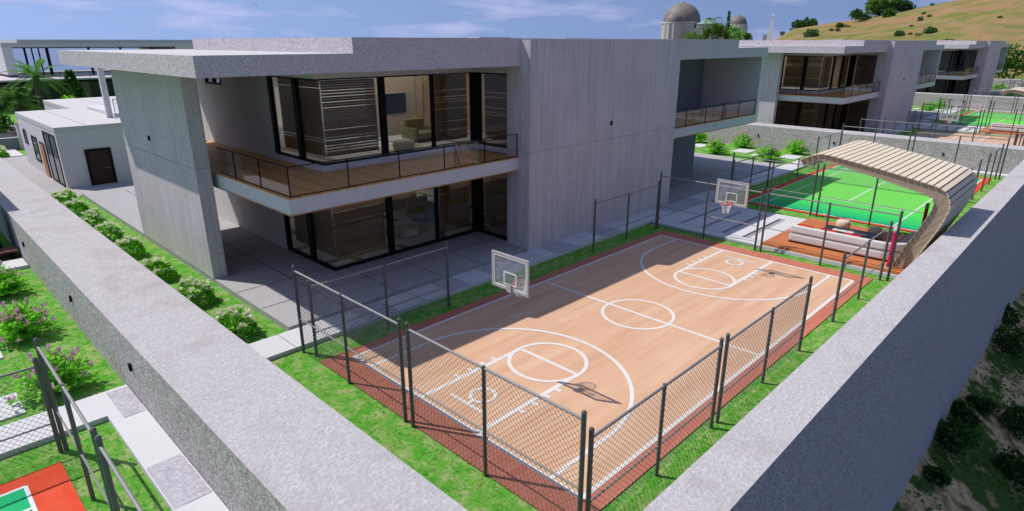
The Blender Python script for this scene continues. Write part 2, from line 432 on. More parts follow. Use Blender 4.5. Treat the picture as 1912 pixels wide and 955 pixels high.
# slope below the outer boundary wall
def slope_z(x, y):
    d = 3.6 - y
    f = min(1, max(0, (d - .3) / 6.0)); return -9.55 - .05 * (x - 27) - d * .62 + f * (.6 * noise.noise(Vector((x * .22, y * .22, 1))) + .45 * noise.noise(Vector((x * .8, y * .8, 4)))) - max(0, d - 60) * .3
grid_mesh('hillside', lin(-30, 140, 240) + lin(145, 260, 20), lin(-14, 4.2, 60), slope_z, 'cliff_earth') if False else None
def hillside():
    xs = lin(-40, 150, 260); ys = [-110, -80, -60, -45, -34, -26, -20] + lin(-16, 4.2, 64)
    return grid_mesh('hillside', xs, ys, slope_z, 'cliff_earth')
hillside()
# road behind the plots
struct(MB().sheet(-70, 200, 88, 98, .01).build('road', 'asphalt'))
struct(MB().box(-70, 200, 98, 99.6, -.03, .13).build('pavement', 'path_concrete'))

# ------------------------------------------------------------------ boundary walls
t = thing('boundary_wall', (90, 4.0, 0), 'long thick concrete boundary wall running along the cliff edge, its outer face in shade', 'wall')
MB().box(-60, 190, 3.46, 4.57, -16, 2.07).build('wall', 'wall_rough', t); MB().box(-60, 190, 3.46, 4.57, 2.07, 2.1).build('coping', 'wall_plaster', t)
def lamp(mb, x, y, z, ax):
    if ax == 'x': mb.box(x - .07, x + .01, y - .06, y + .06, z - .11, z + .11)
    else: mb.box(x - .06, x + .06, y - .07, y + .01, z - .11, z + .11)
    return mb
WL = ['nearest thick concrete boundary wall with a broad sunlit top, left of the white flowering shrubs',
      'concrete boundary wall behind the pink flowering bushes, between the nearest and second villas',
      'concrete boundary wall between the second and farthest villas', 'last concrete boundary wall behind the farthest villa']
for k in range(4):
    x = 3.55 + PITCH * k
    t = thing('boundary_wall', (x + 1.1, 30, 0), WL[k], 'wall', 'walls between the plots')
    y1 = 84 if k == 0 else 60
    MB().box(x, x + 2.25, 4.574, y1, -.2, 2.068).build('wall', 'wall_rough', t); MB().box(x, x + 2.25, 4.574, y1, 2.068, 2.098).build('coping', 'wall_plaster', t)
    for y in (10.27, 18.85, 26.0, 35.1): lamp(MB(), x, y, 1.15, 'x').build('wall_light', 'black_metal', t)

# ------------------------------------------------------------------ paths, patio, paved yard
def setting(k):
    d = PITCH * k; S = lambda mb, n, m: struct(mb.build(n, m))
    if k >= 0:
        m = MB().box(d + 5.8, d + 61.75, 18.5, 19.9, -.03, .12); S(m, 'path', 'path_concrete')
        m = MB()
        for x0, x1, y0, y1 in [(11.2, 12.6, 18.5, 19.9), (15.2, 16.4, 18.5, 19.9), (17.8, 20, 18.5, 19.9), (22.1, 23.8, 18.5, 19.9), (26, 27.6, 18.5, 19.9), (33, 37, 18.5, 19.9), (40, 42, 18.5, 19.9)]:
            m.sheet(d + x0, d + x1, y0 + .004, y1 - .004, .125)
        S(m, 'path_slab', 'path_worn')
        m = MB()
        for x in [8.3, 9.6, 13.9, 21.1, 25, 29.2, 31.6, 38.6, 44.5, 47.6, 52]: m.sheet(d + x, d + x + .03, 18.51, 19.89, .131)
        S(m, 'path_joint', 'curb_dark')
        b = MB(); b.box(d + 8.82, d + 52.9, 20.02, 24.2, -.03, .2); b.box(d + 8.82, d + 13.0, 24.2, 50, -.03, .2); b.box(d + 34.0, d + 53.2, 24.2, 28.2, -.03, .2)
        S(b, 'patio', 'paving')
        m = MB()
        for x in (11.2, 13.6, 16.0, 18.4, 36.6, 39.2, 41.8, 44.4, 47, 49.6): m.sheet(d + x, d + x + .035, 20.05, 24 if x > 12 else 49, .204)
        for y in (22.3, 24.6, 26.9, 29.2, 31.5, 33.8, 36.1): m.sheet(d + 8.85, d + (21.4 if y < 23.9 else 12.98), y, y + .035, .208)
        m.sheet(d + 34.7, d + 52.9, 22.3, 22.325, .208); m.sheet(d + 45, d + 52.9, 24.9, 24.925, .208)
        S(m, 'patio_joint', 'asphalt')
        # yard of big concrete slabs beside the deck
        b = MB(); b.box(d + 30.35, d + 37.1, 11.95, 18.4, -.03, .06); S(b, 'yard', 'curb_dark')
        b = MB()
        for y0, y1 in [(17.1, 18.38), (15.75, 16.85), (14.5, 15.5), (13.3, 14.25), (11.97, 12.9)]: b.box(d + 31.15, d + 36.1, y0, y1, .05, .14)
        b.box(d + 30.36, d + 31.1, 11.96, 18.39, .05, .13); b.box(d + 36.15, d + 37.09, 11.96, 18.39, .05, .13)
        S(b, 'yard_slab', 'path_concrete')
        b = MB(); b.box(d + 30.35, d + 37.1, 4.7, 11.94, -.03, .14); S(b, 'deck_base', 'path_concrete')
        b = MB(); b.box(d + 5.8, d + 20, 50.0, 72, -.03, .03); S(b, 'driveway', 'paving')
        b = MB(); b.box(d + 8.0, d + 9.0, 72, 88, -.03, .1); S(b, 'driveway_edge', 'path_concrete')
    if k >= -1:
        # east garden: stepping slabs, edge path
        b = MB()
        for x0, x1, y0, y1 in [(57.2, 59.3, 20.5, 22.0), (56.3, 58.1, 22.9, 24.3), (57.3, 59.4, 25.0, 26.6), (56.2, 58.2, 27.3, 28.8), (57.4, 59.5, 29.8, 31.2), (56.6, 58.6, 32.2, 33.8)]:
            b.box(d + x0, d + x1, y0, y1, -.03, .03)
        S(b, 'stepping_slab', 'path_concrete')
    if k < 0:
        m = MB().box(d + 30, d + 61.72, 18.45, 19.95, -.03, .12); S(m, 'path', 'path_concrete')
        m = MB().box(d + 61.15, d + 61.73, 6, 18.45, -.03, .115); m.box(d + 60.85, d + 61.15, 4.6, 18.45, -.03, .12); S(m, 'path', 'path_concrete')
        m = MB(); m.sheet(d + 60.88, d + 61.7, 13.2, 15.2, .126); m.sheet(d + 61.15, d + 61.7, 18.0, 19.8, .126); S(m, 'path_slab', 'path_worn')
    else:
        m = MB().box(d + 60.85, d + 61.73, 4.6, 18.49, -.03, .12); S(m, 'path', 'path_concrete')
for k in (-1, 0, 1, 2): setting(k)

# ------------------------------------------------------------------ courts
def arc(cx, cy, r, a0, a1, n=28): return [(cx + r * math.cos(R(a0 + (a1 - a0) * i / n)), cy + r * math.sin(R(a0 + (a1 - a0) * i / n))) for i in range(n + 1)]
def basketball(k):
    d = PITCH * k
    root = thing('basketball_court', (d + 19.06, 11.85, 0), '', 'court'); del root['label'], root['category']; root['kind'] = 'structure'
    MB().sheet(d + 8.48, d + 29.65, 6.47, 17.24, .004).build('court_border', 'court_border', root)
    o = MB().sheet(d + 9.42, d + 28.70, 6.98, 16.72, .008).build('court_floor', 'court_wood', root)
    m = MB(); z = .012; cx, cy = d + 19.06, 11.85; W = .13
    x0, x1, y0, y1 = d + 9.44, d + 28.68, 7.0, 16.7
    m.strip([(x0, y0), (x1, y0)], W, z); m.strip([(x0, y1), (x1, y1)], W, z); m.strip([(x0, y0), (x0, y1)], W, z + .001); m.strip([(x1, y0), (x1, y1)], W, z + .001)
    m.strip([(cx, y0), (cx, y1)], W, z + .002); m.strip(arc(cx, cy, 1.36, 0, 360, 40)[:-1], W, z + .003, True)
    for s, b in ((1, x0), (-1, x1)):
        f = b + s * 4.33
        m.strip([(b, cy - 1.25), (f, cy - 1.25)], W * 1.2, z + .002); m.strip([(b, cy + 1.25), (f, cy + 1.25)], W * 1.2, z + .002)
        m.strip([(f, cy - 1.25), (f, cy + 1.25)], W, z + .003)
        m.strip(arc(f, cy, 1.28, 0, 360, 40)[:-1], W, z + .004, True)
        a = b + s * 2.25
        m.strip([(b, cy + 3.88), (a, cy + 3.88)] + [(a + s * 3.98 * math.cos(R(t)), cy + 3.88 * math.sin(R(t))) for t in range(87, -88, -3)] + [(a, cy - 3.88), (b, cy - 3.88)], W, z + .005)
        for q in (1.6, 2.15, 2.7, 3.2):
            for e in (-1, 1): m.strip([(b + s * q, cy + e * 1.30), (b + s * q, cy + e * 1.52)], W, z + .006)
        m.strip([(b + s * .78, cy - .78), (b + s * .78, cy + .78)], W * .8, z + .006)
        m.strip([(b + s * .78, cy), (b + s * 1.02, cy)], W * .8, z + .007)
        m.strip(arc(b + s * 1.4, cy, .38, 0, 360, 24)[:-1], W * .85, z + .008, True)
    m.build('court_line', 'line_white', root)
    # worn overspill of white paint at the centre line ends
    return root
for k in range(3): basketball(k)
def tennis(k):
    d = PITCH * k
    root = thing('tennis_court', (d, 0, 0), '', 'court'); del root['label'], root['category']; root['kind'] = 'structure'
    MB().sheet(d + 39.0, d + 59.5, 6.4, 17.2, .004).build('court_border', 'tennis_red', root)
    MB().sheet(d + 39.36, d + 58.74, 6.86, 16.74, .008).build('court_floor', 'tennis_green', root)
    m = MB(); z = .012; W = .085; x0, x1, y0, y1 = d + 39.4, d + 58.7, 6.9, 16.7
    m.strip([(x0, y0), (x1, y0)], W, z); m.strip([(x0, y1), (x1, y1)], W, z); m.strip([(x0, y0), (x0, y1)], W, z + .001); m.strip([(x1, y0), (x1, y1)], W, z + .001)
    for y in (8.15, 15.7): m.strip([(x0, y), (x1, y)], W, z + .002)
    for x in (d + 43.9, d + 54.5): m.strip([(x, 8.15), (x, 15.7)], W * .9, z + .003)
    m.strip([(d + 43.9, 11.95), (d + 54.5, 11.95)], W, z + .004)
    for x, s in ((x0, 1), (x1, -1)): m.strip([(x, 11.95), (x + s * .3, 11.95)], W, z + .003)
    m.build('court_line', 'tennis_line', root)
for k in (-1, 0, 1, 2): tennis(k)

# ------------------------------------------------------------------ chain-link fences
def fence(p0, p1, h, rail, mid, mesh, label, group, pitch=.15):
    p0 = Vector((*p0, 0)); p1 = Vector((*p1, 0)); c = (p0 + p1) / 2; L = (p1 - p0).length; u = (p1 - p0) / L
    t = thing('fence_panel', c, label, 'fence', group)
    at = lambda s, z: p0 + u * s + Vector((0, 0, z))
    for s in (0, L):
        m = MB().tube(at(s, -.02), at(s, h - .04), .055, 8); m.tube(at(s, h - .04), at(s, h), .062, 8, .03); m.build('post', 'steel', t)
    MB().tube(at(L / 2, -.02), at(L / 2, rail + .05), .048, 8).build('post', 'steel', t)
    MB().tube(at(0, rail), at(L, rail), .034, 8).build('rail', 'rail_steel', t)
    MB().tube(at(0, mid), at(L, mid), .024, 6).build('rail', 'rail_steel', t)
    if mesh:
        m = MB(); z0, z1 = .02, rail; H = z1 - z0; r = .0052
        n = int((L + H) / pitch) + 2
        for i in range(n):
            s = i * pitch
            # rising and falling wires clipped to the panel
            a0 = max(0, s - H); b0 = min(L, s)
            if b0 - a0 > .02:
                m.tube(at(a0, z0 + (s - a0)), at(b0, z0 + (s - b0)), r, 3, cap=False)
                m.tube(at(a0, z1 - (s - a0)), at(b0, z1 - (s - b0)), r, 3, cap=False)
        m.build('wire_mesh', 'wire', t)
    return t
BF = [('front', (8.45, 18.25), (8.45, 12.45), 3.15, 2.95, 1.25, 1, 'near end, house half', 'front'),
      ('front', (8.45, 12.10), (8.45, 6.30), 3.15, 2.95, 1.25, 1, 'near end, cliff half', 'front'),
      ('back', (8.62, 17.67), (14.4, 17.67), 2.72, 2.48, .85, 1, 'house side, near corner', 'back'),
      ('back', (23.9, 17.7), (29.7, 17.7), 2.72, 2.48, .85, 0, 'house side, far corner', 'back'),
      ('far', (29.85, 17.7), (29.85, 12.0), 3.2, 2.98, 1.25, 0, 'far end, house half', 'far'),
      ('far', (29.85, 11.7), (29.85, 5.95), 3.2, 2.98, 1.25, 0, 'far end, deck half', 'far'),
      ('side', (8.62, 6.22), (14.15, 6.22), 2.72, 2.48, .85, 1, 'cliff side, nearest of three', 'side'),
      ('side', (14.5, 6.22), (20.4, 6.22), 2.72, 2.48, .85, 1, 'cliff side, middle of three', 'side'),
      ('side', (23.7, 6.22), (29.7, 6.22), 2.72, 2.48, .85, 0, 'cliff side, farthest of three', 'side')]
for _, a, b, h, r_, mi_, me_, pos, _2 in BF:
    g = 'chain-link fence panels round the basketball courts'
    f0 = fence(a, b, h, r_, mi_, me_, f'grey chain-link fence panel at basketball court {PLOT[0]}: {pos}', g)
    for k in (1, 2):
        c = dup(f0, (PITCH * k, 0, 0), f'grey fence panel at basketball court {PLOT[k]}: {pos}')
        for ch in list(c.children):
            if ch.name.startswith('wire_mesh'): bpy.data.objects.remove(ch)
TF = [((38.65, 17.7), (38.65, 12.45), 3.2, 2.98, 1.25, 'deck end, house half'), ((38.65, 12.10), (38.65, 6.3), 3.2, 2.98, 1.25, 'deck end, cliff half'),
      ((38.85, 17.72), (44.75, 17.72), 2.72, 2.48, .85, 'house side, near corner'), ((54.0, 17.7), (59.6, 17.7), 2.72, 2.48, .85, 'house side, far corner'),
      ((59.72, 17.7), (59.72, 12.45), 3.2, 2.98, 1.25, 'far end, house half'), ((59.72, 12.1), (59.72, 6.0), 3.2, 2.98, 1.25, 'far end, cliff half'),
      ((38.85, 6.22), (44.4, 6.22), 2.72, 2.48, .85, 'cliff side, nearest of three'), ((44.8, 6.22), (50.4, 6.22), 2.72, 2.48, .85, 'cliff side, middle of three'), ((53.9, 6.22), (59.5, 6.22), 2.72, 2.48, .85, 'cliff side, farthest of three')]
for i, (a, b, h, r_, mi_, pos) in enumerate(TF):
    g = 'fence panels round the tennis courts'
    f0 = fence(a, b, h, r_, mi_, 0, f'grey fence panel at tennis court {PLOT[0]}: {pos}', g)
    for k in (1, 2): dup(f0, (PITCH * k, 0, 0), f'grey fence panel at tennis court {PLOT[k]}: {pos}')
    if i in (4, 5): dup(f0, (-PITCH, 0, 0), 'fence panel left of the boundary wall, ' + ('its top rail ending above the red court corner' if i == 4 else 'cut by the bottom photo edge'))
    if i == 3: fence((a[0] - PITCH, a[1]), (b[0] - PITCH, b[1]), h, r_, mi_, 1, 'chain-link fence panel between the red court corner and path, left of the wall', g)

# ------------------------------------------------------------------ basketball hoops
def hoop(cx, s, label):
    cy, z0, z1, hw = 11.85, 3.05, 4.15, .75
    t = thing('basketball_hoop', (cx, cy, z0), label, 'basketball hoop', 'basketball hoops')
    m = MB(); fw = .055; T = .025
    m.box(cx - T, cx + T, cy - hw, cy + hw, z0, z0 + fw); m.box(cx - T, cx + T, cy - hw, cy + hw, z1 - fw, z1)
    m.box(cx - T, cx + T, cy - hw, cy - hw + fw, z0 + fw, z1 - fw); m.box(cx - T, cx + T, cy + hw - fw, cy + hw, z0 + fw, z1 - fw); m.build('board_frame', 'board_frame', t)
    MB().box(cx - .008, cx + .008, cy - hw + fw, cy + hw - fw, z0 + fw, z1 - fw).build('board_pane', 'board_glass', t)
    m = MB()
    for q in (-.014, .014):
        def ln(ya, yb, za, zb): m.box(cx + q - .003, cx + q + .003, ya, yb, za, zb)
        a, b, c_, e = cy - hw + .075, cy + hw - .075, z0 + .075, z1 - .075; W = .035
        ln(a, b, c_, c_ + W); ln(a, b, e - W, e); ln(a, a + W, c_ + W, e - W); ln(b - W, b, c_ + W, e - W)
        a, b, c_, e = cy - .26, cy + .26, z0 + .16, z0 + .56; W = .03
        ln(a, b, c_, c_ + W); ln(a, b, e - W, e); ln(a, a + W, c_ + W, e - W); ln(b - W, b, c_ + W, e - W)
    m.build('board_line', 'net_white', t)
    MB().box(cx - s * .06, cx - s * .03, cy - .085, cy + .085, z0 - .04, z0 + .22).build('mount_plate', 'board_frame', t)
    m = MB(); rz = z0 + .14; rx = cx + s * .42; m.box(min(cx + s * .03, cx + s * .2), max(cx + s * .03, cx + s * .2), cy - .08, cy + .08, rz - .1, rz + .01)
    pts = [(rx + .23 * math.cos(R(a)), cy + .23 * math.sin(R(a)), rz) for a in range(0, 361, 15)]
    m.path(pts, .012, 6); m.build('ring', 'ring_red', t)
    m = MB(); n = 12
    lev = [(.225, 0), (.19, -.12), (.15, -.25), (.125, -.36), (.12, -.42)]
    for i in range(n):
        for q, ((ra, za), (rb, zb)) in enumerate(zip(lev, lev[1:])):
            for e in (.5, -.5):
                a0 = 2 * math.pi * (i + q * .5) / n; a1 = 2 * math.pi * (i + q * .5 + e) / n
                m.tube((rx + ra * math.cos(a0), cy + ra * math.sin(a0), rz + za), (rx + rb * math.cos(a1), cy + rb * math.sin(a1), rz + zb), .006, 3, cap=False)
    m.build('net', 'net_white', t); return t
h1 = hoop(12.0, 1, 'basketball backboard with hoop above the near end of the nearest court, seen from behind')
h2 = hoop(26.12, -1, 'basketball backboard with red hoop facing us above the far end of the nearest court')
for k in (1, 2):
    dup(h1, (PITCH * k, 0, 0), f'small distant basketball backboard above near end of court {PLOT[k]}, seen from behind')
    dup(h2, (PITCH * k, 0, 0), f'small distant basketball backboard with red hoop at far end of court {PLOT[k]}')

# ------------------------------------------------------------------ tennis net
def tnet():
    t = thing('tennis_net', (49.35, 11.8, 0), 'grey tennis net across the tennis court beside the nearest villa', 'net', 'tennis nets')
    for y in (17.35, 6.3): MB().tube((49.35, y, 0), (49.35, y, 1.45), .05, 8).build('post', 'steel', t)
    m = MB(); y0, y1, z0, z1 = 6.3, 17.35, .1, 1.4; p = .13; r = .011
    for i in range(int((y1 - y0) / p) + 1): m.tube((49.35, y0 + i * p, z0), (49.35, y0 + i * p, z1), r, 3, cap=False)
    for i in range(int((z1 - z0) / p) + 1): m.tube((49.35, y0, z0 + i * p), (49.35, y1, z0 + i * p), r, 3, cap=False)
    m.build('netting', 'board_frame', t)
    MB().box(49.32, 49.38, y0, y1, 1.36, 1.44).build('net_band', 'board_frame', t); return t
n0 = tnet()
for k in (1, 2): dup(n0, (PITCH * k, 0, 0), f'distant grey tennis net across the tennis court {PLOT[k]}')

# ------------------------------------------------------------------ lounge deck: decking, pergola, sofa, table, stools, posts
def deck(k): return struct(MB().box(PITCH * k + 30.45, PITCH * k + 36.95, 4.75, 11.88, .145, .3).build('deck', 'deck_wood'))
for k in range(3): deck(k)
OUT = [(10.87, 4.56), (10.54, 4.75), (9.99, 4.96), (9.57, 4.93), (7.32, 4.57), (5.10, 4.14), (4.79, 4.0), (4.59, 3.65), (4.50, 3.30), (4.73, 2.41), (5.19, 1.22), (5.55, .3)]
INN = [(10.66, 4.34), (10.5, 4.42), (9.98, 4.73), (9.55, 4.68), (7.25, 4.18), (5.74, 3.84), (5.2, 3.68), (5.05, 3.46), (5.11, 3.02), (5.4, 2.25), (5.8, 1.22), (6.15, .3)]
def along(pl, step):
    out = []; seg = []; tot = 0
    for a, b in zip(pl, pl[1:]):
        l = math.dist(a, b); seg.append((tot, tot + l, a, b)); tot += l
    def at(s):
        for s0, s1, a, b in seg:
            if s <= s1 + 1e-6:
                q = (s - s0) / (s1 - s0); return (a[0] + (b[0] - a[0]) * q, a[1] + (b[1] - a[1]) * q)
        return pl[-1]
    n = round(tot / step)
    return [(at(tot * i / n), at(tot * (i + .78) / n)) for i in range(n)]
def pergola():
    x0, x1 = 31.1, 37.05
    t = thing('pergola', (34.1, 6, .3), 'curved slatted timber pergola over the lounge deck beside the nearest court', 'pergola', 'curved pergolas')
    for rx in (x0 + .05, x0 + 2.0, x0 + 3.95, x1 - .11):
        m = MB(); n = len(OUT)
        for i in range(n - 1):
            a, b, c_, d_ = OUT[i], OUT[i + 1], INN[i + 1], INN[i]
            m.hexa([(rx, *a), (rx, *b), (rx, *c_), (rx, *d_)], [(rx + .06, *a), (rx + .06, *b), (rx + .06, *c_), (rx + .06, *d_)])
        if rx < x0 + 1 or rx > x1 - 1:
            for (a, b), (c_, d_) in zip(along(OUT, .55), along(INN, .55)): m.tube((rx + .03, *a), (rx + .03, *c_), .05, 4)
        m.build('rib', 'rib_wood', t)
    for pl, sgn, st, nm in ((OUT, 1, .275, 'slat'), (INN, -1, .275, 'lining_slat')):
        m = MB()
        for a, b in along(pl, st):
            dx, dz = b[0] - a[0], b[1] - a[1]; l = math.hypot(dx, dz); nx, nz = dz / l * sgn * .04, -dx / l * sgn * .04
            if sgn == 1 and False: nx, nz = -nx, -nz
            p = [(a[0], a[1]), (b[0], b[1]), (b[0] + nx, b[1] + nz), (a[0] + nx, a[1] + nz)]
            m.hexa([(x0 - .03, *q) for q in p], [(x1 + .03, *q) for q in p])
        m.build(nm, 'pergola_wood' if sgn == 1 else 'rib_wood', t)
    return t
pg = pergola()
def sofa():
    t = thing('sofa', (33.5, 8, .3), 'long curved white outdoor sofa on the wooden deck beside the nearest court', 'sofa', 'white deck sofas')
    path = [(31.42, 11.0), (31.42, 7.2)] + [(33.0 - 1.58 * math.cos(R(a)), 7.0 - 1.45 * math.sin(R(a))) for a in range(9, 90, 9)] + [(33.2, 5.55), (36.5, 5.55)]
    def sweep(prof, name, mat, pts):
        m = MB(); P = [Vector(p) for p in pts]; rings = []
        for i in range(len(P)):
            d = (P[min(i + 1, len(P) - 1)] - P[max(i - 1, 0)]).normalized(); q = Vector((-d.y, d.x))   # inward (left of travel)
            rings.append([(P[i].x + q.x * o, P[i].y + q.y * o, z) for o, z in prof])
        for a, b in zip(rings, rings[1:]): 
            n = len(a)
            for i in range(n):
                j = (i + 1) % n; m.face([a[i], a[j], b[j], b[i]])
        m.face(rings[0]); m.face(list(reversed(rings[-1])))
        o = m.build(name, mat, t)
        bm = bmesh.new(); bm.from_mesh(o.data); bmesh.ops.remove_doubles(bm, verts=bm.verts[:], dist=1e-4); bmesh.ops.recalc_face_normals(bm, faces=bm.faces[:]); bm.to_mesh(o.data); bm.free()
        return bevel(o, .035 if name == 'plinth' else .09, 4)
    sweep([(.05, .3), (.95, .3), (.95, .40), (.05, .40)], 'plinth', 'table_dark', path)
    sweep([(0, .38), (.34, .38), (.34, .775), (0, .775)], 'base', 'white_fabric', path)
    sweep([(-.01, .825), (.33, .825), (.33, 1.18), (.02, 1.22)], 'backrest', 'white_fabric', path)
    sweep([(.36, .34), (1.05, .34), (1.05, .70), (.36, .70)], 'seat', 'white_fabric', path[:2] + path[2:])
    for y in (10.4, 9.3, 8.2): bevel(MB().box(31.80, 32.0, y - .4, y + .4, .74, 1.2).build('cushion', 'red_fabric', t), .06, 2)
    for x in (34.2, 35.4): bevel(MB().box(x - .35, x + .35, 5.95, 6.12, .74, 1.24).build('cushion', 'red_fabric', t), .06, 2)
    return t
sf = sofa()
def table():
    t = thing('low_table', (33.6, 8.8, .3), 'low dark table with a pale top panel in front of the white sofa', 'table', 'low deck tables')
    m = MB(); m.box(32.85, 34.35, 7.6, 10.05, .72, .8)
    for x in (32.9, 34.2):
        for y in (7.65, 9.9): m.box(x, x + .1, y, y + .1, .3, .72)
    bevel(m.build('frame', 'table_dark', t), .01, 1)
    MB().box(33.42, 33.78, 8.05, 9.6, .79, .815).build('top_panel', 'table_white', t)
    m = MB(); random.seed(3)
    for i in range(14):
        x, y = random.uniform(33.46, 33.74), random.uniform(8.15, 9.5); m.tube((x, y, .83), (x + random.uniform(-.04, .04), y, .83 + random.uniform(.06, .14)), .018, 4, .004)
    m.build('flame_stone', 'gold_metal', t); return t
tb = table()
def stool(x, y, label):
    t = thing('stool', (x, y, .3), label, 'stool', 'round cream stools on the deck')
    m = MB().lathe([(0, .3), (.33, .3), (.36, .36), (.37, .56), (.35, .72), (.31, .79), (.22, .82), (0, .83)], x, y, 12)
    m.build('seat', 'cream_fabric', t, True)
    m = MB()
    for z in (.38, .62): m.path([(x +   .375 * math.cos(R(a)), y +   .375 * math.sin(R(a)), z) for a in range(0, 361, 20)], .008, 4)
    m.build('piping', 'beige_fabric', t); return t
s1 = stool(35.75, 9.75, 'cream stool on the nearest deck, the one standing left of the other beyond the table')
s2 = stool(35.35, 8.05, 'cream stool on the nearest deck, right of its twin beyond the dark table')
def post(x, y, label):
    t = thing('pink_post', (x, y, .3), label, 'post', 'pink padded posts on the deck')
    m = MB().tube((x, y, .3), (x, y, .33), .2, 16); m.build('base_plate', 'grey_cap', t)
    MB().tube((x, y, .33), (x, y, 1.98), .085, 14).build('tube', 'pink_paint', t, False)
    MB().tube((x, y, .95), (x, y, 1.0), .09, 14).build('band', 'black_metal', t)
    m = MB(); n = 14
    m.hexa([(x + .09 * math.cos(2 * math.pi * i / n), y + .09 * math.sin(2 * math.pi * i / n), 1.98) for i in range(n)],
           [(x + .09 * math.cos(2 * math.pi * i / n), y + .09 * math.sin(2 * math.pi * i / n), 2.16 + .08 * math.cos(2 * math.pi * i / n)) for i in range(n)])
    m.build('cap', 'grey_cap', t); return t
p1 = post(30.78, 6.22, 'bright pink post with grey cap, in front of the nearest white sofa')
p2 = post(36.6, 6.25, 'dark pink post with grey cap behind the white sofa, beside the green court')
for k in (1, 2):
    D = (PITCH * k, 0, 0)
    dup(pg, D, f'distant curved timber pergola on the deck {PLOT[k]}'); dup(sf, D, f'distant white curved sofa on the deck {PLOT[k]}')
    if k == 1:
        dup(tb, D, 'distant low dark table before the sofa beside the second villa')
        dup(p1, D, 'distant pink post at the front edge of the deck beside the second villa'); dup(p2, D, 'distant pink post at the far edge of the deck beside the second villa')

